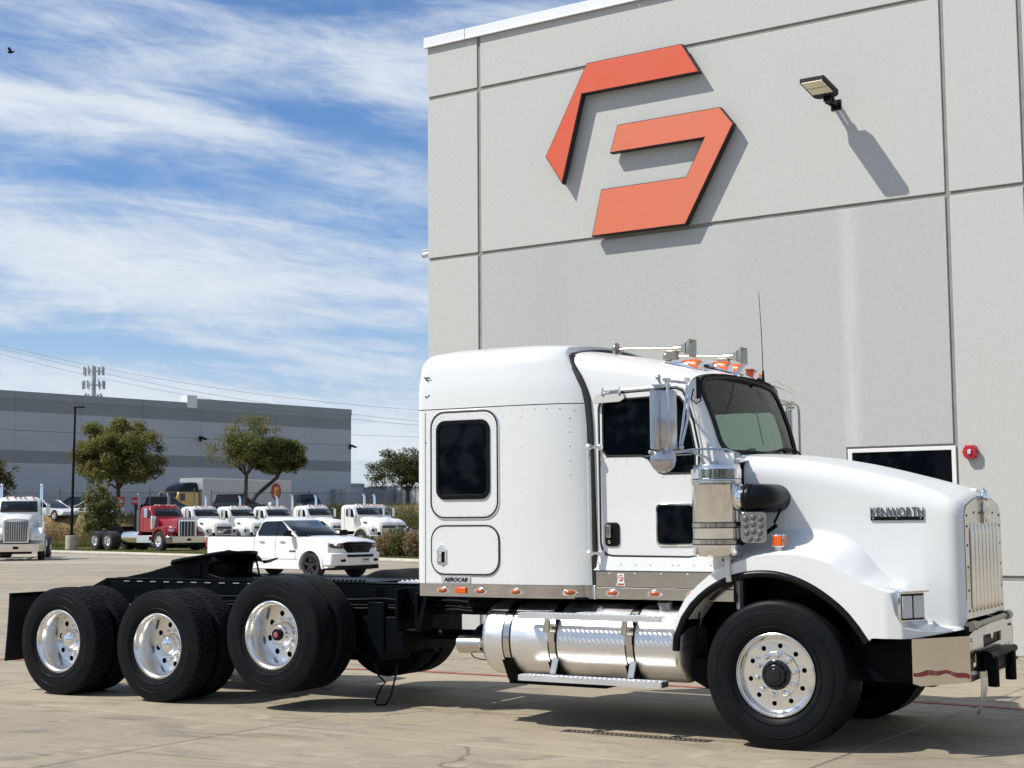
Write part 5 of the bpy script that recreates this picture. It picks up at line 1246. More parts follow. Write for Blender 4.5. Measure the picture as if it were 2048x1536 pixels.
def bg_truck(loc, rz, label, paint, style, group=None, sc=1.0):
    """style: dict of x stations; x forward from the front axle, y left, z up"""
    P = thing('semi_truck', label, 'truck', loc, rz, group, sc); st = dict(xg=.62, xc=-.95, xr=-2.35, hw=.62, hz0=1.72, hz1=1.92, roof=2.66, wb=5.6, bum=.80, grille=GR_D, hood='long', stacks=2, frame=True, red=False); st.update(style)
    R_ = .52
    for y, s in ((-1.22, -1), (1.22, 1)): bg_wheel(P, 0, y, R_, .30, s)
    if st['frame']:
        for x in (-st['wb'], -st['wb']-1.3):
            for y, s in ((-1.22, -1), (1.22, 1)): bg_wheel(P, x, y, R_, .55, s, dual=True)
        m = MB()
        for s in (-1, 1): m.box(-st['wb']-2.1, .7, s*.43-.04, s*.43+.04, .85, 1.1)
        m.box(-st['wb']-1.3, -st['wb'], -.9, .9, .42, .62); m.box(-st['wb']-.9, -st['wb']+.3, -.45, .45, 1.1, 1.28); m.box(-st['xr']*0+st['xr']-.2, -.3, -.45, .45, .5, .95)
        m.build('chassis', BLACK, P, smooth=0)
        for s in (-1, 1):
            m = MB(); x1 = st['xr']+.25; m.lathe([(.001, 0), (.22, .01), (.30, .06), (.31, .1), (.31, 1.45), (.30, 1.5), (.22, 1.54), (.001, 1.55)], (x1-1.8, s*.88, .72), (1, 0, 0), 24)
            m.build('fuel_tank', RIM if st['red'] else PAINT2, P)
            m = MB(); m.box(x1-.25, x1+1.15, s*1.0-.18, s*1.0+.18, .42, .80); m.build('battery_box', ALU, P, bevel=.01)
    # cab
    xg, xc, xr, hw, z0, z1, zr = (st[k] for k in ('xg', 'xc', 'xr', 'hw', 'hz0', 'hz1', 'roof')); cw = .98
    m = MB(); secs = []
    for z, fx, rx, w in ((1.0, xc+.05, xr, cw), (z1-.02, xc+.05, xr, cw), (z1+.12, xc-.02, xr, cw), (zr-.16, xc-.30, xr, cw-.03), (zr-.05, xc-.36, xr+.05, cw-.10), (zr, xc-.46, xr+.16, cw-.24)):
        secs.append([(rx, -w, z), (fx-.12, -w, z), (fx, -w*.8, z), (fx+.04, 0, z), (fx, w*.8, z), (fx-.12, w, z), (rx, w, z)])
    loft(m, secs); cab_ = m.build('cab', paint, P, smooth=40, bevel=.03)
    m = MB(); q = []
    for z, fx, w in ((z1+.13, xc-.015, .84), (zr-.20, xc-.275, .80)): q.append([(fx-.02, -w, z), (fx+.025, -w*.5, z), (fx+.04, 0, z), (fx+.025, w*.5, z), (fx-.02, w, z)])
    m.grid(q); o = m.build('windshield', DGL, P); sl = o.modifiers.new('s', 'SOLIDIFY'); sl.thickness = .03; sl.offset = 1
    for s in (-1, 1):
        m = MB(); m.prism([(xr+.45, z1+.06), (xc-.22, z1-.02), (xc-.38, zr-.24), (xr+.47, zr-.24)], lambda u, v, d: (u, s*(cw-.015+d), v), .0, .03); m.build('door_window', DGL, P, smooth=0)
        m = MB(); m.prism([(xr+.30, 1.1), (xr+.315, 1.1), (xr+.315, zr-.2), (xr+.30, zr-.2)], lambda u, v, d: (u, s*(cw-.005+d), v), 0, .012); m.prism([(xc-.20, 1.1), (xc-.185, 1.1), (xc-.185, z1-.1), (xc-.20, z1-.1)], lambda u, v, d: (u, s*(cw-.005+d), v), 0, .012)
        m.build('door_seam', PLAS, P, smooth=0)
        m = MB(); m.box(xc-.33, xc-.25, s*1.30-.09, s*1.30+.09, z1+.02, z1+.52); m.build('side_mirror', RIM, P, bevel=.02)
        m = MB(); m.tube([(xc-.3, s*.98, z1+.56), (xc-.29, s*1.3, z1+.56)], .012, 5); m.tube([(xc-.3, s*.98, z1-.0), (xc-.29, s*1.3, z1-.0)], .012, 5); m.build('mirror_arm', RIM, P)
    # hood
    m = MB(); secs = []
    if st['hood'] == 'long': stations = [(xc+.04, hw+.10, z1), (xc+.6, hw+.07, z1-.05), (xg-.25, hw+.02, z0+.03), (xg-.03, hw, z0-.01)]
    else: stations = [(xc+.04, hw+.12, z1), (xc+.5, hw+.10, z1-.09), (xg-.5, hw+.03, z0+.13), (xg-.15, hw, z0-.02), (xg-.03, hw-.03, z0-.12)]
    for x, w, z in stations: secs.append([(x, -w, .95), (x, -w, z-.14), (x, -w+.05, z-.05), (x, -w+.16, z), (x, 0, z+.04), (x, w-.16, z), (x, w-.05, z-.05), (x, w, z-.14), (x, w, .95)])
    loft(m, secs); m.build('hood', paint, P, smooth=50)
    m = MB(); zt = stations[-1][2]-.02; w = stations[-1][1]-.04; gz = st.get('gz', .80); m.prism([(-w, gz), (w, gz), (w, zt-.08), (w-.1, zt), (-w+.1, zt), (-w, zt-.08)], lambda u, v, d: (xg+d, u, v), -.03, .03); g_ = m.build('grille_surround', CHROME if st['red'] or st['hood'] == 'long' else paint, P, bevel=.01)
    m = MB(); m.prism([(-w+.08, gz+.06), (w-.08, gz+.06), (w-.08, zt-.10), (-w+.08, zt-.10)], lambda u, v, d: (xg+.032+d, u, v), -.01, .006); m.build('grille_screen', st['grille'], g_, smooth=0)
    m = MB()
    if st['red'] or st['hood'] == 'long':
        nb = 5 if st['red'] else 9
        for k in range(nb): y = -w+.16+(2*w-.32)*k/(nb-1); m.box(xg+.035, xg+.055, y-.010, y+.010, gz+.07, zt-.11)
    else:
        for k in range(7): z = .93+(zt-.25-.93)*k/6; m.box(xg+.035, xg+.05, -w+.09, w-.09, z-.008, z+.008)
    m.build('grille_bars', CHROME, g_, smooth=0)['kind'] = 'stuff'
    # fenders
    for s in (-1, 1):
        m = MB(); rws = []
        big = 0 if st['hood'] == 'long' else .16
        for k in range(15):
            a = radians(-5 + 190*k/14); r1 = .60; ri = .66 + .10*max(0, sin(a))+big*max(0, cos(a))
            x, z = cos(a), sin(a); rws.append([(r1*x, s*1.24, .50+r1*z), (ri*x*.98, s*1.22, .50+ri*z), ((ri+.02)*x, s*1.0, .52+(ri+.02)*z+.02), ((ri+.02)*x, s*(hw-.02), .52+(ri+.04)*z+.08)])
        m.grid(rws); o = m.build('fender', paint, P, smooth=60); sl = o.modifiers.new('s', 'SOLIDIFY'); sl.thickness = .02
        m = MB(); m.box(xg-.22, xg-.06, s*(hw+.30)-.15, s*(hw+.30)+.15, .98, 1.14); hl = m.build('headlight', CHROME if st['hood'] == 'long' else PLAS, P, bevel=.02)
        MB().box(xg-.06, xg-.045, s*(hw+.30)-.12, s*(hw+.30)+.12, 1.0, 1.12).build('headlight_lens', CLEAR, hl)
        m = MB(); m.box(-.9, -.62, s*1.0-.22, s*1.0+.22, .55, .75); m.build('step', BLACK, P)
    m = MB(); bx = st['bum']; m.prism([(bx-.35, -1.22), (bx-.02, -1.0), (bx, -.6), (bx, .6), (bx-.02, 1.0), (bx-.35, 1.22), (bx-.4, 1.16), (bx-.12, .9), (bx-.12, -.9), (bx-.4, -1.16)], lambda u, v, d: (u, v, d), .40, .76); m.build('bumper', BUM if st['red'] else (CHROME if st['hood'] == 'long' else paint), P, bevel=.02)
    m = MB(); m.box(bx-.01, bx+.004, -.12, .12, .52, .64); m.box(bx-.3, bx-.05, -.7, .7, .3, .42); m.box(-.3, .5, -.6, .6, .35, .9); m.build('tow_hole', PLAS, P)
    m = MB()
    for y in (-.6, -.22, 0, .22, .6): m.sph((xc-.36, y, zr+.02), .05, 10, 6, (1.4, 1, .8))
    m.build('roof_marker_lights', AMBERD if not st['red'] else mat('red_roof_lamp', (.5, .10, .05), .3), P)['kind'] = 'stuff'
    m = MB(); m.box(xc-.7, xc-.5, -.5, -.25, zr, zr+.06); m.box(xc-.75, xc-.5, .2, .6, zr, zr+.05); m.build('roof_rack', ALU, P)
    stk_y = {2: (-.92, .92), 1: (.95,), 0: ()}[st['stacks']]
    for y in stk_y:
        m = MB(); x = xr-.18; m.cyl((x, y, 1.0), (x, y, 2.3 if not st['red'] else 2.15), .12, n=18); zs_ = zr+.42; m.tube([(x, y, 2.0), (x, y, zs_), (x-.03, y, zs_+.13), (x-.12, y, zs_+.22)], .07, 12); m.build('exhaust_stack', CHROME if not st['red'] else mat('exhaust_dull', (.28, .27, .25), .35, 1), P)
    if st['hood'] == 'long':
        for s in (-1, 1):
            m = MB(); m.cyl((xc+.02, s*1.02, 1.15), (xc+.02, s*1.02, 1.78), .15, n=20); m.sph((xc+.02, s*1.02, 1.78), .15, 16, 8, (1, 1, .4)); m.build('air_cleaner', CHROME, P)
    else:
        for s in (-1, 1):
            m = MB(); m.box(xc+.35, xc+.62, s*(hw+.13)-.02, s*(hw+.13)+.02, z1-.34, z1-.27); m.build('hood_vent', PLAS, P, bevel=.01)
    return P
YB = radians(-43)
def wpos(px, D):  # front axle placement helper in metres on the ground
    return (px, D, .12)
bg_truck((-18.75, 83.2, .12), YB, 'red day-cab truck with chrome bumper and grille parked on the grass edge', REDP, dict(red=True, wb=4.9, xg=.78, xc=-.85, xr=-2.15, bum=.98, hz0=1.66, hz1=1.72, roof=2.38, hw=.60, gz=.70), sc=1.06)
bpy.data.objects['semi_truck.001'].children  # the red truck carries a headache rack and two dark bunks of hoses
m = MB(); m.box(-2.75, -2.45, -.95, .95, 1.1, 2.45)
for k in range(8):
    m.tube([(-2.8, -.5+.14*k, 2.1), (-2.95, -.5+.14*k, 1.8), (-3.1, -.5+.14*k, 1.4), (-2.95, -.5+.14*k, 1.25)], .02, 5)
m.build('headache_rack', BLACK, bpy.data.objects['semi_truck.001'], smooth=0)
MK = dict(hood='slope', xg=1.02, xc=-.62, xr=-2.0, hz0=1.54, hz1=1.80, roof=2.50, hw=.66, bum=1.12, stacks=1, wb=4.6)
macks = [((-17.75, 88.0), 'white day-cab truck with a maroon grille, directly right of the red truck', GR_R), ((-15.85, 89.5), 'second white day-cab truck right of the red one, behind the pickup bed', GR_D),
         ((-13.9, 90.6), 'third white day-cab truck, over the pickup cab, with a round beacon on its roof', GR_D), ((-10.95, 87.8), 'white day-cab truck with a tall chrome stack on each side, right behind the pickup windshield', GR_D),
         ((-7.75, 84.5), 'white day-cab truck nearest the shrub hedge, its grille in full view', GR_D), ((-7.35, 86.6), 'white day-cab truck mostly hidden behind the one nearest the hedge', GR_D)]
for i, ((x, y), lb, gl) in enumerate(macks):
    st = dict(MK); st['grille'] = gl; st['stacks'] = 2 if i in (3,) else 1
    p = bg_truck((x, y, .12), YB + radians((0, 2, -2, 1, 0, 0)[i]), lb, PAINT2, st, 'white trucks parked in a row behind the pickup')
    if i == 2: MB().sph((-1.3, -.2, 2.66), .12, 12, 8).build('roof_beacon', PAINT2, p)
lt = bg_truck((-23.1, 69.2, 0), radians(-75), 'white long-nose truck facing the camera at the left edge, with tall chrome grille', PAINT2, dict(hood='long', xg=1.05, xc=-.55, xr=-2.2, bum=1.22, hz0=1.90, hz1=2.1, roof=2.93, hw=.60, stacks=2, wb=5.5, grille=mat('grey_grille', (.12, .12, .12), .4)))
for c in lt.children:
    if c.name.startswith('fuel_tank'): pass
m = MB()
for s in (-1, 1):
    m = MB(); m.prism([(.05, .9), (1.0, .9), (1.0, 1.25), (.55, 1.5), (-.3, 1.5)], lambda u, v, d: (u, s*(.62+d), v), 0, .55)
    m.build('fender_pod', PAINT2, lt, bevel=.06, seg=3)

# ------------------------------------------------------------------ the white pickup
PW = mat('white_pickup_paint', (.82, .82, .81), .22, coat=.6, vary=.02)
pk = thing('pickup_truck', 'white crew-cab pickup with black grille and wheels, parked beyond the truck frame', 'pickup', (-5.40, 45.0, 0), radians(-41)); pk.scale = (1.04, 1, .95)
# x forward from the front axle: wheelbase 3.67, front overhang .98, rear overhang 1.15
def arch_pts(xc, r, z0, n=12): return [(xc + r*cos(pi - pi*k/n), z0 + r*sin(pi - pi*k/n)*1.0) for k in range(n+1)]
base = .40
prof = [(-4.82, .55), (-4.2, .36)] + arch_pts(-3.67, .47, base) + [(-3.18, .28), (-.50, .28)] + arch_pts(0, .47, base) + [(.50, .30), (.95, .34), (1.02, .50), (1.02, .80), (1.0, 1.02), (.96, 1.12), (.86, 1.165), (.5, 1.205), (-.3, 1.26), (-1.02, 1.285), (-4.72, 1.30), (-4.80, 1.28), (-4.84, 1.20)]
def bx_(u, y): return u - (max(0, u-.35)*.40*(abs(y)/.985)**2.6) + (.06*(abs(y)/.985)**4 if u < -4.5 else 0)
def by_(u, y, z): return y*(1 - .035*max(0, (z-1.0)/.3) - .03*max(0, (.75-z)/.4))
m = MB(); YY = [-.985, -.9, -.75, -.5, 0, .5, .75, .9, .985]
rws = [[(bx_(u, y), by_(u, y, z), z) for u, z in prof] for y in YY]; m.grid(rws, True); m.add(rws[0], [tuple(range(len(prof)))]); m.add(rws[-1], [tuple(range(len(prof)))])
body = m.build('body', PW, pk, smooth=35)
for i, (x, s) in enumerate(((0, -1), (-3.67, -1), (0, 1), (-3.67, 1))):
    m = MB(); rws = []
    for k in range(17):
        a = pi*k/16; rws.append([(x+.56*cos(a), s*.975, base+.55*sin(a)), (x+.53*cos(a), s*1.015, base+.52*sin(a)), (x+.47*cos(a), s*1.02, base+.47*sin(a)), (x+.46*cos(a), s*.90, base+.46*sin(a))])
    m.grid(rws); m.build('wheel_flare', PW, pk, smooth=60)
# hood
m = MB(); rws = []
for x, w, z in ((-.66, .90, 1.285), (-.35, .92, 1.285), (.05, .93, 1.27), (.5, .90, 1.235), (.80, .84, 1.175), (.93, .78, 1.10)):
    rws.append([(x, -w-.05, z-.09), (x, -w, z-.02), (x, -w*.62, z+.01), (x, -w*.5, z+.04), (x, 0, z+.045), (x, w*.5, z+.04), (x, w*.62, z+.01), (x, w, z-.02), (x, w+.05, z-.09)])
m.grid(rws); m.build('hood', PW, pk, smooth=50)
# greenhouse
m = MB(); secs = []
GH = [(1.27, -.56, -2.54, .93, .93), (1.45, -.80, -2.48, .90, .90), (1.80, -1.40, -2.34, .79, .79), (1.90, -1.62, -2.28, .73, .73), (1.935, -1.75, -2.22, .55, .60)]
for z, fx, rx, wf, wr in GH: secs.append([(rx, -wr, z), (fx-.12, -wf, z), (fx+.02, -wf*.7, z), (fx+.07, 0, z), (fx+.02, wf*.7, z), (fx-.12, wf, z), (rx, wr, z), (rx-.03, 0, z)])
loft(m, secs); m.build('cabin', PW, pk, smooth=45, bevel=.02)
def ghw(z): return interp([(1.27, .93), (1.45, .90), (1.80, .79), (1.9, .73)], z)
for s in (-1, 1):
    for P_, nm in (([(-1.50, 1.33), (-.88, 1.33), (-1.02, 1.50), (-1.38, 1.76), (-1.44, 1.80), (-1.50, 1.80)], 'front_side_window'), ([(-2.38, 1.33), (-1.59, 1.33), (-1.57, 1.80), (-2.18, 1.79), (-2.30, 1.74), (-2.40, 1.45)], 'rear_side_window')):
        m = MB(); m.prism(P_, lambda u, v, d: (u, s*(ghw(v)+.012+d), v), .0, .008); m.build(nm, DGL, pk, smooth=0)
    m = MB(); m.prism([(-1.59, 1.33), (-1.50, 1.33), (-1.50, 1.80), (-1.57, 1.80)], lambda u, v, d: (u, s*(ghw(v)+.012+d), v), 0, .012); m.build('door_post', PLAS, pk, smooth=0)
    for x in (-2.15, -1.22):
        m = MB(); m.box(x-.12, x+.10, s*.985-.03, s*.985+.03, 1.13, 1.165); m.build('door_handle', CHROME, pk, bevel=.01)
    m = MB()
    for x in (-1.55, -.66, -2.52): m.box(x-.004, x+.004, s*.986-.002, s*.986+.002, .58, 1.27)
    m.box(-2.5, -.52, s*.986-.003, s*.986+.003, .60, .606)
    m.build('door_seam', mat('panel_gap', (.30, .30, .30), .8), pk, smooth=0)
    m = MB(); m.box(-.90, -.74, s*1.14-.12, s*1.14+.11, 1.32, 1.50); m.box(-.86, -.78, min(s*.9, s*1.05), max(s*.9, s*1.05), 1.30, 1.36); m.build('wing_mirror', PLAS, pk, bevel=.03, seg=3)
text('door_lettering', 'RAM', .075, (-.90, -.992, .82), (pi/2, 0, 0), PLAS, pk, .003, .003, fit=.26)
m = MB(); q = []
for z, fx, wf in ((1.30, -.59, .86), (1.45, -.785, .845), (1.80, -1.385, .745)): q.append([(fx-.115+.02, -wf, z+.01), (fx+.035, -wf*.7, z+.01), (fx+.085, 0, z+.01), (fx+.035, wf*.7, z+.01), (fx-.115+.02, wf, z+.01)])
m.grid(q); o = m.build('windshield', DGL, pk, smooth=60); sl = o.modifiers.new('s', 'SOLIDIFY'); sl.thickness = .01; sl.offset = 1
m = MB(); m.box(-4.72, -2.62, -.86, .86, 1.295, 1.31); m.box(-4.75, -2.58, -.95, -.86, 1.30, 1.33); m.box(-4.75, -2.58, .86, .95, 1.30, 1.33); m.build('bed_cover', PLAS, pk, bevel=.01)
m = MB(); rws = []
for k in range(25):
    u = -.58+1.16*k/24; au = abs(u); zt = 1.10+.025*min(1, (.58-au)/.08); zb_ = .76 if au < .40 else (.76+.16*(au-.40)/.14 if au < .54 else .92+.18*(au-.54)/.04)
    x = 1.06 - .12*(au/.58)**2.6; rws.append([(x-.10, u, zb_), (x, u, zb_+.01), (x+.015, u, (zb_+zt)/2), (x, u, zt-.01), (x-.10, u, zt)])
m.grid(rws); g_ = m.build('grille', PLAS, pk, smooth=30)
m = MB()
for k in range(4): z = .83+.07*k; m.box(1.055, 1.07, -.30-.03*k, .30+.03*k, z-.012, z+.012)
m.build('grille_slat', mat('gloss_black', (.01, .01, .01), .2), g_)
for s in (-1, 1):
    m = MB(); m.prism([(.58, 1.10), (.75, 1.10), (.86, 1.09), (.955, 1.07), (.96, .99), (.86, .95), (.70, .93), (.56, .93)], lambda u, v, d: (bx_(1.02, u)+d-.01, s*u, v), -.05, .03); h_ = m.build('headlight', mat('smoked_lens', (.06, .06, .065), .08, coat=1, vary=.6, vscale=30), pk, bevel=.01)
    m = MB(); m.obox((bx_(1.02, .72)+.02, s*.72, 1.03), (.03, .14, .04)); m.build('lamp_element', CLEAR, h_)
    m = MB(); m.prism(rrect(.60, .86, .56, .65, .03), lambda u, v, d: (bx_(1.09, u)+d+.03, s*u, v), -.02, .02); m.build('fog_lamp', PLAS, pk)
    m = MB(); m.box(.62, .65, s*.985-.004, s*.985+.004, 1.0, 1.06)
    m = MB(); m.tube([(-.72, s*.62, 1.335), (-.55, s*.55, 1.335)], .012, 6); m.build('hood_badge', CHROME, pk)
m = MB(); m.prism([(.55, -.99), (.88, -.99), (1.02, -.80), (1.09, -.4), (1.10, 0), (1.09, .4), (1.02, .8), (.88, .99), (.55, .99)], lambda u, v, d: (u, v, d), .40, .80); m.build('bumper', PW, pk, bevel=.04, seg=3)
m = MB(); m.prism([(-.50, .66), (.50, .66), (.53, .74), (-.53, .74)], lambda u, v, d: (1.095+d, u, v), -.06, .012); m.box(.85, 1.04, -.8, .8, .28, .40)
for s in (-1, 1): m.prism(rrect(s*.62-.12, s*.62+.12, .52, .60, .03), lambda u, v, d: (1.05+d, u, v), -.04, .012)
m.build('lower_intake', PLAS, pk, bevel=.01)
m = MB(); m.box(1.105, 1.112, .05, .35, .50, .65); pl_ = m.build('license_plate', mat('plate_white', (.62, .62, .60), .5), pk, smooth=0)
MB().box(1.113, 1.115, .10, .30, .555, .60).build('plate_marks', mat('plate_ink', (.18, .2, .3), .6, vary=.9, vscale=60), pl_, smooth=0)
m = MB(); m.box(-4.84, -4.78, -.98, -.80, .95, 1.25); m.box(-4.84, -4.78, .8, .98, .95, 1.25); m.build('tail_light', REDL, pk, bevel=.01)
m = MB(); m.box(-4.6, .8, -.8, .8, .26, .55); m.build('underbody', PLAS, pk)
DR = mat('black_alloy_wheel', (.03, .03, .033), .3, vary=.2)
for (x, s) in ((0, -1), (-3.67, -1), (0, 1), (-3.67, 1)):
    m = MB(); m.lathe([(.27, .0), (.265, -.02), (.25, .06), (.10, .09), (.08, .0), (.001, -.01)], (0, 0, 0), (0, 1, 0), 30)
    for k in range(5):
        a = 2*pi*k/5+.3; m.obox((.16*cos(a), -.005, .16*sin(a)), (.22, .03, .06), Matrix.Rotation(-a, 3, 'Y'))
    o = m.build('wheel', DR, pk, (x, s*.955, .40), rot=0 if s < 0 else pi)
    m = MB(); m.lathe([(.27, -.01), (.30, -.03), (.37, -.025), (.405, .02), (.405, .22), (.37, .26), (.27, .25)], (0, 0, 0), (0, 1, 0), 40); m.build('tyre', BGT, o)

# ------------------------------------------------------------------ cars and trucks on the raised lot
def car(loc, rz, label, paint, L_=4.7, H=1.42, suv=False, group='cars parked along the fence on the raised lot'):
    P = thing('parked_car', label, 'car', loc, rz, group)
    m = MB(); hl_ = .80 if not suv else .95
    prof = [(-L_/2, .45), (-L_/2+.05, .35)] + [(x+L_/2*0, z) for x, z in arch_pts(-L_*.29, .36, .32, 8)] + arch_pts(L_*.30, .36, .32, 8) + [(L_/2-.05, .35), (L_/2, .5), (L_/2-.06, hl_-.18), (L_/2-.4, hl_-.08), (L_*.17, hl_+.06), (-L_*.36, hl_+.12), (-L_/2, hl_+.06)]
    m.prism(prof, lambda u, v, d: (u, d, v), -.90, .90); m.build('body', paint, P, smooth=35, bevel=.08, seg=3)
    m = MB(); secs = []
    rr = -L_*.40 if not suv else -L_*.47
    for z, fx, rx, w in ((hl_+.02, L_*.20, rr, .84), (hl_+.30, L_*.08, rr+.22, .74), (H-.03, -.08, rr+(.75 if not suv else .3), .62), (H, -.25, rr+(.95 if not suv else .4), .52)):
        secs.append([(rx, -w, z), (fx, -w, z), (fx+.08, 0, z), (fx, w, z), (rx, w, z), (rx-.05, 0, z)])
    loft(m, secs); c = m.build('window_band', DGL, P, smooth=45, bevel=.03)
    m = MB(); z = H+.004; m.add([(-.22, -.52, z-.01), (-.2, 0, z+.015), (-.22, .52, z-.01), (rr+.9 if not suv else rr+.4, .52, z-.01), (rr+.9 if not suv else rr+.4, 0, z+.01), (rr+.9 if not suv else rr+.4, -.52, z-.01)], [(0,1,2,3,4,5)])
    for s in (-1, 1):
        m.tube([(L_*.19, s*.83, hl_+.05), (L_*.08, s*.75, hl_+.30), (-.1, s*.63, H-.02), (rr+.8 if not suv else rr+.35, s*.62, H-.03), (rr+.22, s*.76, hl_+.28), (rr+.02, s*.84, hl_+.04)], .035, 6); m.tube([(-.15, s*.66, H-.06), (-.2, s*.84, hl_+.03)], .03, 6)
    m.build('roof', paint, P, smooth=60)
    for x in (-L_*.29, L_*.30):
        for s in (-1, 1):
            m = MB(); m.lathe([(.20, .0), (.19, -.01), (.05, .02), (.001, .0)], (0,0,0), (0,1,0), 16); o = m.build('wheel', RIM, P, (x, s*.90, .32), rot=0 if s < 0 else pi); m = MB(); m.lathe([(.20, 0), (.31, 0), (.33, .04), (.33, .2), (.2, .2)], (0,0,0), (0,1,0), 20); m.build('tyre', BGT, o)
    return P
SILV = mat('silver_white_paint', (.70, .71, .72), .2, coat=.6); DKP = mat('dark_car_paint', (.02, .023, .03), .15, coat=.8); DBL = mat('dark_teal_paint', (.02, .05, .06), .2, coat=.6)
ZL = 1.98
car((-31.3, 100.6, ZL-.12), radians(-35), 'white sedan on the raised lot, left of the lamp pole', SILV, 4.7, 1.40)
car((-30.9, 104.4, ZL-.05), radians(160), 'dark car behind the white sedan near the lamp pole', DKP, 4.7, 1.60, True)
car((-28.9, 100.9, ZL-.15), radians(172), 'white sedan on the raised lot, right of the lamp pole', SILV, 4.5, 1.42)
car((-24.8, 108.5, ZL-.1), radians(10), 'dark suv partly behind the bushy sapling', DBL, 4.8, 1.7, True)
car((-20.2, 112.0, ZL+.05), radians(8), 'dark pickup-like suv in front of the white trailer', DBL, 5.2, 1.75, True)
car((-15.6, 113.0, ZL+.05), radians(-70), 'black suv at the right end of the trailer shade', DKP, 4.8, 1.75, True)

# yellow truck with its long white trailer
yt = thing('semi_truck', 'yellow truck with black roof fairing coupled to a long white trailer on the raised lot', 'truck', (-31.0, 131.0, 1.65), radians(180+63), None, 1.0)
YEL = mat('yellow_paint', (.62, .36, .03), .3, coat=.5)
m = MB(); secs = []
for z, fx, rx, w in ((.9, -.5, -3.6, 1.15), (2.0, -.5, -3.6, 1.15), (2.75, -.95, -3.6, 1.12)): secs.append([(rx, -w, z), (fx, -w, z), (fx+.08, 0, z), (fx, w, z), (rx, w, z)])
loft(m, secs); m.build('cab', YEL, yt, smooth=40, bevel=.05)
m = MB(); secs = []
for z, fx, rx, w in ((2.75, -1.25, -3.6, 1.13), (3.15, -1.6, -3.6, 1.13), (3.5, -2.2, -3.6, 1.0), (3.62, -2.7, -3.6, .9)): secs.append([(rx, -w, z), (fx, -w*.8, z), (fx+.15, 0, z), (fx, w*.8, z), (rx, w, z)])
loft(m, secs); m.build('roof_fairing', mat('gloss_black_fairing', (.004, .004, .006), .12, spec=.2), yt, smooth=50, bevel=.05)
m = MB(); secs = []
for x, w, z in ((-.5, 1.0, 1.95), (.3, .95, 1.75), (.9, .85, 1.45), (1.15, .7, 1.1)): secs.append([(x, -w, .7), (x, -w, z-.15), (x, -w*.8, z), (x, w*.8, z), (x, w, z-.15), (x, w, .7)])
loft(m, secs); m.build('hood', YEL, yt, smooth=40, bevel=.05)
m = MB(); m.grid([[(-.50, -1.0, 2.05), (-.38, 0, 2.05), (-.50, 1.0, 2.05)], [(-.86, -.95, 2.68), (-.74, 0, 2.68), (-.86, .95, 2.68)]]); o = m.build('windshield', DGL, yt); sl = o.modifiers.new('s', 'SOLIDIFY'); sl.thickness = .04; sl.offset = 1
for s in (-1, 1): m = MB(); m.box(-1.7, -1.0, s*1.13, s*1.16, 1.95, 2.6) if s > 0 else m.box(-1.7, -1.0, -1.16, -1.13, 1.95, 2.6); m.build('door_window', DGL, yt)
TRW = mat('trailer_white', (.50, .51, .53), .5, vary=.08, vscale=1)
m = MB(); m.box(-17.6, -3.95, -1.28, 1.28, 1.15, 4.05); tr = m.build('trailer_box', TRW, yt, smooth=0, bevel=.03)
m = MB()
for z in (1.16, 4.0): m.box(-17.6, -3.95, -1.30, 1.30, z-.05, z+.05)
m.box(-4.0, -3.9, -1.30, 1.30, 1.15, 4.05); m.build('trailer_rail', mat('trailer_trim', (.62, .63, .63), .4, .5), yt, smooth=0)
m = MB(); m.lathe([(.001, 0), (.74, 0), (.74, .01), (.001, .01)], (-15.1, 1.30, 2.95), (0, 1, 0), 40); lg = m.build('trailer_emblem', mat('emblem_red', (.40, .015, .015), .5), yt, smooth=0)
m = MB()
for P_ in ([(-.42, .12), (.30, .12), (.42, .42), (-.20, .42), (-.32, .30)], [(-.36, -.10), (.36, -.10), (.36, .04), (-.36, .04)], [(-.46, -.42), (.18, -.42), (.38, -.28), (.38, -.16), (-.46, -.16)]): m.prism([(-15.1-u*1.0, 2.95+v) for u, v in P_], lambda u, v, d: (u, 1.312+d, v), 0, .008)
m.build('emblem_mark', mat('emblem_yellow', (.75, .42, .03), .5), lg, smooth=0)
m = MB(); m.lathe([(.74, 0), (.78, .012), (.80, 0)], (-15.1, 1.302, 2.95), (0, 1, 0), 40); m.build('emblem_rim', mat('emblem_dark', (.04, .01, .01), .5), lg)
for x in (.2, -2.9, -4.1, -15.2, -16.4):
    for s in (-1, 1): bg_wheel(yt, x, s*1.25, .5, .3, s)
m = MB(); m.box(-17.4, 0, -.5, .5, .6, 1.1); m.build('chassis', BLACK, yt)

# storage trailers far right
def box_trailer(x, y, rz, lb, col, L_=12):
    P = thing('box_trailer', lb, 'trailer', (x, y, 2.2), rz, 'box trailers parked far right')
    m = MB(); m.box(0, L_, -1.25, 1.25, .9, 3.6); m.build('box', mat('trailer_skin', col, .6, vary=.15, vscale=.8), P, smooth=0, bevel=.04)
    m = MB(); m.box(-.03, -.0, -.02, .02, .95, 3.5); m.box(-.03, 0, -1.2, -1.12, .9, 3.6); m.box(-.03, 0, 1.12, 1.2, .9, 3.6); m.box(-.03, 0, -1.25, 1.25, 3.5, 3.62)
    for y_ in (-.6, .6): m.cyl((-.05, y_, .95), (-.05, y_, 3.5), .03, n=6)
    m.build('door_bar', mat('trailer_grey', (.25, .26, .28), .6), P, smooth=0)
    m = MB(); 
    for x_ in (1.0, 2.2):
        for s in (-1, 1): m.cyl((x_, s*.9, .48), (x_, s*1.2, .48), .48, n=14)
    m.build('wheels', BGT, P)
TW_, TG_ = (.55, .56, .57), (.24, .28, .32)
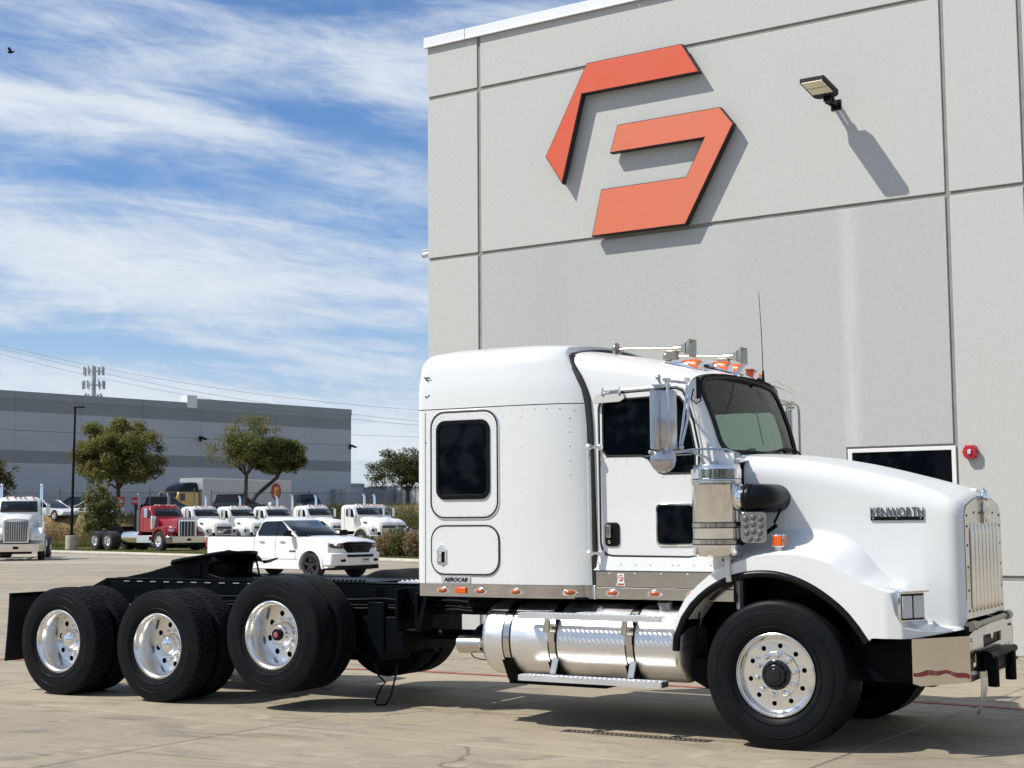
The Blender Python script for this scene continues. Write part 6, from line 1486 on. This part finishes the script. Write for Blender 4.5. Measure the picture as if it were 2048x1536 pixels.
for i, (x, y, c_, lb) in enumerate(((-18.2, 182, TW_, 'pale box trailer beside the warehouse end'), (-16.2, 178, TG_, 'grey-sided box trailer second from the warehouse'), (-14.2, 180, TW_, 'white box trailer left of the tree trunk'), (-12.3, 178, TW_, 'white box trailer with bright end beneath the tree'), (-10.2, 180, TG_, 'box trailer just right of the tree trunk'))):
    box_trailer(x, y, radians(72), lb, c_)

# ------------------------------------------------------------------ warehouse
FY = -0.860470
e2 = Vector((cos(FY), -sin(FY), 0)); n2_ = Vector((sin(FY), cos(FY), 0))
WH_ = thing('warehouse', 'long grey distribution warehouse with two darker stripes across the background', 'building', n2_*130, -FY)
WL = mat('warehouse_light_grey', (.40, .43, .475), .9, vary=.06, vscale=.25); WM = mat('warehouse_mid_grey', (.27, .30, .322), .9, vary=.05, vscale=.3); WDk = mat('warehouse_dark_stripe', (.225, .25, .265), .9, vary=.05, vscale=.3)
MB().box(40, 121.5, .1, 60, 1, 14.4).build('wall_core', WL, WH_, smooth=0)
xs = [40 + 7.41*i for i in range(12)]
for i in range(11):
    a, b_ = xs[i], xs[i+1]; right = a > 97.9
    if i == 7: pass
    top = 15.0 if a > 98 else 14.55
    for z0, z1, mm in ((0.5, 4.2, WL), (4.24, 7.57, WL), (7.57, 8.80, WDk), (8.80, 10.7, WL), (10.74, 12.55, WL), (12.55, 13.85, WDk), (13.85, top, WM)):
        m = MB(); m.box(a+.012, b_-.012, 0 if mm is not WM else -.02, .09, z0, z1); o = m.build('wall_panel', mm, WH_, smooth=0)
MB().box(98.0, 121.55, -.05, .6, 14.3, 15.03).build('parapet', WM, WH_, smooth=0)
MB().box(97.4, 98.7, -.1, 1.1, 14.0, 15.35).build('roof_box', mat('bright_roof_box', (.66, .68, .68), .6), WH_, smooth=0)
MB().box(121.6, 124, .4, 30, 1, 6.2).build('annex', WL, WH_, smooth=0)
MB().box(121.6, 124.05, .3, 30.1, 5.8, 6.1).build('annex_band', WM, WH_, smooth=0)
for s_, z_ in ((62, 10.8), (99.2, 10.75), (121.3, 10.6)):
    m = MB(); m.obox((s_, -.55, z_), (.45, .9, .16), Matrix.Rotation(.35, 3, 'X')); m.box(s_-.08, s_+.08, -.2, 0, z_-.35, z_+.05); m.build('wall_lamp', PLAS, WH_, smooth=0)
m = MB(); m.box(118.3, 119.9, -.8, 0, 1.5, 5.4); m.build('stair_tower', WM, WH_, smooth=0)

# ------------------------------------------------------------------ trees
BARK = mat('grey_bark', (.10, .080, .06), .95, bump=.6, bscale=8, vary=.4, vscale=4)
def tree(name, loc, Ht, rad, leafA, leafB, label, seed, crown0=.3, n=7000, flat=.75, lean=0, size=.26, group=None, gaps=.0, cut=None, trunk_r=.16, blobs=None):
    rn = random.Random(seed); P = thing(name, label, 'tree', loc, 0, group); tips = []
    bm1 = MB(); th = Ht*crown0
    def branch(p, d, L_, r, lv):
        pts = [p]; q = p.copy(); dd = d.copy(); k = 4
        for i in range(k):
            dd = (dd + Vector((rn.gauss(0, .16), rn.gauss(0, .16), rn.gauss(.05, .08)))).normalized(); q = q + dd*L_/k; pts.append(q.copy())
        bm1.tube(pts, [r*(1-.55*i/k) for i in range(k+1)], 6 if lv < 2 else 4, False)
        if lv >= 1: tips.extend(pts[2:])
        if lv < 3:
            for c in range(3 if lv else 6):
                t = rn.uniform(.35, 1) if c else 1; b = pts[min(k, int(t*k))]; a = rn.uniform(0, 2*pi); up = rn.uniform(.15, .8)
                nd = (dd*.5 + Vector((cos(a), sin(a), up))*.8).normalized(); branch(b, nd, L_*rn.uniform(.5, .72), r*.5, lv+1)
    top = Vector((lean, 0, th)); bm1.tube([Vector((0, 0, -.3)), Vector((lean*.4, 0, th*.5)), top], [trunk_r*1.25, trunk_r, trunk_r*.8], 9, False)
    for c in range(6):
        a = 2*pi*c/6 + rn.uniform(-.4, .4); branch(top, Vector((cos(a)*.8, sin(a)*.8, rn.uniform(.5, 1.3))).normalized(), Ht*.26, trunk_r*.55, 1)
    bm1.build('trunk', BARK, P, smooth=60)
    lf_ = MB(); cz = th + (Ht-th)*.5; hz_ = (Ht-th)*.56
    # crown: clumps filling an uneven ellipsoid
    cl = []
    if blobs: cl = [(Vector(b[:3]), b[3]) for b in blobs]
    K = 150 if not blobs else 0
    while len(cl) < K:
        a = rn.uniform(0, 2*pi); u = rn.random()**.45; ph = math.acos(rn.uniform(-.75, 1))
        v = Vector((cos(a)*sin(ph)*u*rad, sin(a)*sin(ph)*u*rad, cz + cos(ph)*u*hz_)); v += Vector((lean*1.05, 0, 0))
        k = rn.uniform(.16, .30)*rad*(1.15-.35*u); cl.append((v, k))
    cl += [(t, rad*.10) for t in rn.sample(tips, min(len(tips), 50))] if not blobs or True else []
    tot = sum(k*k for _, k in cl)
    for (c, k) in cl:
        for _ in range(int(n*k*k/tot)):
            d = Vector((rn.gauss(0, 1), rn.gauss(0, 1), rn.gauss(0, 1))).normalized()*(rn.random()**.5); p = c + Vector((d.x*k, d.y*k, d.z*k*flat))
            if cut and cut(p, rn): continue
            s_ = size*rn.uniform(.5, 1.2); a1 = Vector((rn.gauss(0, 1), rn.gauss(0, 1), rn.gauss(0, .6))).normalized(); b1 = a1.cross(Vector((rn.gauss(0, .5), rn.gauss(0, .5), 1))).normalized()
            lf_.add([p-a1*s_*.5, p+b1*s_*.25, p+a1*s_*.5, p-b1*s_*.25], [(0, 1, 2, 3)])
    lm = leaf_mat(name+'_foliage', leafA, leafB); lf_.build('crown', lm, P, smooth=0)['kind'] = 'stuff'
    return P
ZB = 2.0
tree('oak_tree', (-26.8, 100.6, ZB), 6.5, 3.05, (.12, .165, .05), (.27, .21, .07), 'olive and rusty round tree right of the lamp pole, in front of the warehouse', 3, crown0=.30, n=46000, size=.24)
tree('oak_tree', (-19.9, 110.0, ZB+.3), 7.0, 2.9, (.11, .15, .045), (.25, .22, .08), 'thin-crowned tree with bare left branches before the white trailer', 8, crown0=.40, n=17000, size=.22, cut=lambda p, rn: p.x < -1.2 and rn.random() < .6, lean=.1)
tree('oak_tree', (-20.4, 111.5, ZB+.3), 5.5, 2.1, (.085, .14, .04), (.20, .20, .06), 'dense green tree leaning right beside the thin-crowned one', 12, crown0=.50, n=22000, size=.22, lean=2.7)
tree('oak_tree', (-8.0, 113.0, ZB+.75), 4.3, 3.0, (.05, .075, .03), (.12, .115, .045), 'spreading dark tree above the weedy bank, at the rear edge of the sleeper', 21, crown0=.26, n=20000, flat=.55, size=.2)
tree('oak_tree', (-35.6, 100.5, ZB), 4.0, 1.9, (.06, .075, .025), (.15, .10, .04), 'tree at the far left edge of the photo, mostly out of frame', 31, crown0=.3, n=5000)
tree('bushy_sapling', (-25.2, 90.5, .12), 4.1, 1.25, (.09, .13, .035), (.25, .22, .09), 'bushy green sapling beside the rear wheels of the red truck', 41, crown0=.08, n=6500, flat=1.2, size=.22, trunk_r=.05)
tree('bare_tree', (-11.5, 200.0, 2.5), 4.0, 2.5, (.12, .09, .07), (.14, .11, .09), 'distant bare tree behind the box trailers', 51, crown0=.2, n=600, size=.2)
def shrub(x, y, r, h, seed, lb, dry=False):
    rn = random.Random(seed); P = MB()
    for _ in range(1500):
        d = Vector((rn.gauss(0, 1), rn.gauss(0, 1), rn.gauss(0, 1))).normalized()*(rn.random()**.4); p = Vector((d.x*r, d.y*r, h*.5 + d.z*h*.5)); s_ = rn.uniform(.06, .16)
        a1 = Vector((rn.gauss(0, 1), rn.gauss(0, 1), rn.gauss(0, 1))).normalized(); b1 = a1.orthogonal().normalized(); P.add([p-a1*s_*.5, p+b1*s_*.25, p+a1*s_*.5, p-b1*s_*.25], [(0, 1, 2, 3)])
    root = thing('shrub', lb, 'shrub', (x, y, .12), 0, 'shrubs on the kerbed island')
    P.build('foliage', SHA if dry else SHB, root, smooth=0)['kind'] = 'stuff'
    m = MB()
    for k in range(6): a = rn.uniform(0, 6.28); m.tube([(0, 0, 0), (cos(a)*r*.4, sin(a)*r*.4, h*.4), (cos(a)*r*.7, sin(a)*r*.7, h*.85)], [.03, .02, .01], 4)
    m.build('stem', BARK, root)
SHA = leaf_mat('shrub_rusty', (.16, .13, .055), (.34, .22, .13)); SHB = leaf_mat('shrub_green', (.055, .075, .02), (.15, .13, .04))
for i, (x, y, r, h, dry, lb) in enumerate(((-6.35, 65.6, .62, .95, False, 'low green shrub just right of the pickup nose'), (-5.55, 65.0, .6, 1.05, True, 'rusty shrub second from the pickup nose'), (-4.85, 64.4, .62, 1.1, False, 'green shrub in the middle of the island'),
                                          (-4.2, 63.8, .6, 1.2, True, 'rusty flowering shrub beside the sleeper edge'), (-3.5, 63.4, .65, 1.25, False, 'green shrub half hidden by the sleeper'), (-7.2, 66.5, .5, .8, False, 'small green shrub behind the pickup hood'), (-5.2, 66.8, .7, 1.3, False, 'taller green shrub at the back of the island'))):
    shrub(x, y, r, h, 60+i, lb, dry)

# ------------------------------------------------------------------ poles, fence, signs, tower, wires, bird
lp = thing('lamp_pole', 'tall black parking lot lamp pole on a round concrete base at left', 'lamp pole', (-25.98, 87.3, 0), 0)
lp.rotation_euler = (0, radians(.6), 0)
m = MB(); m.cyl((0, 0, 0), (0, 0, .97), .33, .33, 28); m.build('concrete_base', mat('pole_base_concrete', (.46, .41, .33), .9, vary=.2, vscale=3), lp, bevel=.03)
m = MB(); m.cyl((0, 0, .97), (0, 0, 8.55), .085, .06, 12); m.cyl((0, 0, .97), (0, 0, 1.02), .18, n=12); m.build('pole', PLAS, lp)
m = MB(); m.box(-.06, .55, -.13, .13, 8.50, 8.58); m.build('lamp_head', PLAS, lp, bevel=.02)
FEN = mat('galvanised_fence', (.14, .15, .155), .6, .3)
wire_m = bpy.data.materials.new('chain_link'); wire_m.use_nodes = True; t_ = wire_m.node_tree
tr_ = t_.nodes.new('ShaderNodeBsdfTransparent'); mx_ = t_.nodes.new('ShaderNodeMixShader'); mx_.inputs[0].default_value = .16; t_.nodes['Principled BSDF'].inputs['Base Color'].default_value = (.22, .23, .23, 1)
t_.links.new(tr_.outputs[0], mx_.inputs[1]); t_.links.new(t_.nodes['Principled BSDF'].outputs[0], mx_.inputs[2]); t_.links.new(mx_.outputs[0], t_.nodes['Material Output'].inputs[0])
def fence(P0, P1, n, z, h, lb):
    P0, P1 = Vector(P0), Vector(P1); d = P1-P0; rz = atan2(d.y, d.x); L_ = d.length
    F = thing('chain_link_fence', lb, 'fence', (P0.x, P0.y, z), rz); first = None
    for i in range(n+1):
        if first is None: m = MB(); m.cyl((0, 0, -.2), (0, 0, h+.25), .04, n=8); first = m.build('fence_post', FEN, F, (0, 0, 0))
        else: share(first, F, (L_*i/n, 0, 0))
    for zz in (.08, h): m = MB(); m.cyl((0, 0, zz), (L_, 0, zz), .022, n=6); m.build('rail', FEN, F)
    m = MB(); m.add([(0, 0, 0), (L_, 0, 0), (L_, 0, h), (0, 0, h)], [(0,1,2,3)]); m.build('chain_link_mesh', wire_m, F, smooth=0)
fence((-50, 100.5), (-22.8, 106.0), 9, 2.1, 1.75, 'chain link fence behind the cars on the left bank')
fence((-22.2, 109.0), (-8.8, 116.5), 6, 2.35, 1.5, 'chain link fence across the trailer and warehouse dock')
fence((-8.7, 116.4), (0, 118.0), 4, 2.7, 1.5, 'chain link fence on the weedy bank by the spreading tree')
RS = mat('sign_red', (.50, .03, .05), .5); 
def sign_(x, y, octo, lb, nm):
    P = thing(nm, lb, 'road sign', (x, y, 2.0), radians(6))
    MB().cyl((0, .03, 0), (0, .03, 1.35), .03, n=8).build('post', FEN, P)
    m = MB(); n = 8; pts = [(.33*cos(pi/8+2*pi*k/8), 1.10+.33*sin(pi/8+2*pi*k/8)) for k in range(8)] if octo else [(-.33, .78), (.33, .78), (.33, 1.42), (-.33, 1.42)]
    m.prism(pts, lambda u, v, d: (u, d, v), -.005, .01); pl2 = m.build('sign_plate', RS, P, smooth=0)
    if octo: text('lettering', 'STOP', .2, (-.25, -.008, 1.03), (pi/2, 0, 0), WPL, pl2, .002, .004, fit=.5)
    else:
        m = MB(); m.lathe([(.001, 0), (.26, 0)], (0, -.007, 1.10), (0, 1, 0), 24); m.build('white_disc', mat('faded_disc', (.55, .25, .22), .6), pl2, smooth=0); MB().box(-.18, .18, -.012, -.008, 1.06, 1.14).build('bar', WPL, pl2, smooth=0)
sign_(-25.2, 99.0, True, 'red octagonal stop sign above the red truck', 'stop_sign'); sign_(-26.3, 99.0, False, 'faded red square sign left of the stop sign', 'square_sign')
# fix the sign positions: they stand on the bank behind the red truck
cell = thing('cell_tower', 'distant cell tower with three rings of antennas above the warehouse roof', 'tower', (-91.0, 320, 2), 0)
m = MB(); m.cyl((0, 0, 0), (0, 0, 33.6), .75, .45, 10); m.build('mast', mat('tower_steel', (.36, .38, .40), .6), cell)
TWA = mat('antenna_panel', (.30, .33, .35), .6)
for z, r_k in ((32.6, 1.9), (29.4+.2, 2.1), (26.6, 1.6)):
    m = MB()
    for k in range(3):
        a = 2*pi*k/3+.5; m.tube([(r_k*cos(a), r_k*sin(a), z), (r_k*cos(a+2*pi/3), r_k*sin(a+2*pi/3), z)], .09, 5); m.tube([(0, 0, z), (r_k*cos(a), r_k*sin(a), z)], .09, 5)
    m.build('antenna_ring', TWA, cell)
    f0 = None
    for k in range(12):
        a = 2*pi*k/12+.2; 
        if f0 is None: m = MB(); m.box(-.14, .14, -.1, .1, -.9, .9); f0 = m.build('antenna_panel', TWA, cell, (r_k*1.1*cos(a), r_k*1.1*sin(a), z)); f0.rotation_euler[2] = a
        else: c = share(f0, cell, (r_k*1.1*cos(a), r_k*1.1*sin(a), z+random.uniform(-.2, .2)), a)
WIRE = mat('power_line_wire', (.25, .26, .28), .6)
for i, (z0, z1, x1, lb) in enumerate(((25.9, 16.7, -13.2, 'highest of the power lines over the warehouse'), (25.5, 15.2, -13.2, 'second power line from the top'), (24.7, 14.6, -13.2, 'third power line from the top'), (19.5, 13.0, -13.2, 'lowest power line, right of the warehouse corner'))):
    pts = []
    for k in range(41):
        t = -.6 + 2.2*k/40; x = -69.7+(x1+69.7)*t; z = z0+(z1-z0)*t - 1.4*(1-(2*t-1)**2)*.9; pts.append((x, 200, z))
    m = MB(); m.tube(pts, .026, 5); tag(m.build('power_line', WIRE), lb, 'power line')
bd_ = thing('bird', 'small dark bird high in the sky at upper left', 'bird', (-20.79, 60, 21.25), 0)
m = MB(); m.sph((0, 0, 0), .06, 10, 8, (2.2, 1, 1)); m.sph((.15, 0, .02), .035, 8, 6); m.build('body', PLAS, bd_)
for s in (-1, 1): m = MB(); m.add([(.06, 0, .02), (-.06, 0, .02), (-.10, s*.10, .16), (0, s*.12, .17), (.02, s*.03, -.08)], [(0,1,2,3)]); o = m.build('wing', PLAS, bd_, smooth=0); sl = o.modifiers.new('s', 'SOLIDIFY'); sl.thickness = .01
# red and dark pickups at the foot of the right bank
rp = car((-5.35, 96.5, .12), radians(-150), 'red pickup tailgate seen below the weedy bank, left of the sleeper', mat('dark_red_paint', (.20, .02, .035), .35, vary=.2), 5.4, 1.5, True, 'vehicles at the foot of the right bank')
dk = car((-4.4, 92.0, .12), radians(-120), 'dark vehicle beside the red pickup, cut by the sleeper edge', DKP, 4.8, 1.7, True, 'vehicles at the foot of the right bank')
# unseen leaf clumps added behind the camera to darken reflections in chrome and glass
sp_ = MB(); rn = random.Random(5)
for k in range(70):
    a = pi + (k/69-.5)*pi*1.1; d = 75+rn.uniform(-8, 8); cx, cy, r_t = d*sin(a), d*cos(a), rn.uniform(3.5, 6)
    for _ in range(90):
        v = Vector((rn.gauss(0, 1), rn.gauss(0, 1), rn.gauss(0, 1))).normalized()*r_t*rn.random()**.4; p = Vector((cx, cy, r_t*.95)) + v; s_ = 1.3
        a1 = Vector((rn.gauss(0, 1), rn.gauss(0, 1), rn.gauss(0, 1))).normalized(); b1 = a1.orthogonal().normalized(); sp_.add([p-a1*s_*.5, p+b1*s_*.4, p+a1*s_*.5, p-b1*s_*.4], [(0, 1, 2, 3)])
for (cx, cy, r_t) in ((-17, -13, 2.6), (-9, -20, 3.0), (-3, -15, 1.8), (5, -21, 3.2), (11, -14, 2.2), (19, -17, 3.0), (-26, -6, 3.0)):
    for _ in range(900):
        v = Vector((rn.gauss(0, 1), rn.gauss(0, 1), rn.gauss(0, 1))).normalized()*r_t*rn.random()**.4; p = Vector((cx, cy, r_t*1.15)) + v; s_ = .45
        a1 = Vector((rn.gauss(0, 1), rn.gauss(0, 1), rn.gauss(0, 1))).normalized(); b1 = a1.orthogonal().normalized(); sp_.add([p-a1*s_*.5, p+b1*s_*.4, p+a1*s_*.5, p-b1*s_*.4], [(0, 1, 2, 3)])
tag(sp_.build('tree_line', leaf_mat('tree_line_foliage', (.04, .06, .02), (.09, .09, .035)), smooth=0), 'unseen leaf clumps added behind the camera for the chrome to mirror', 'trees')['kind'] = 'stuff'
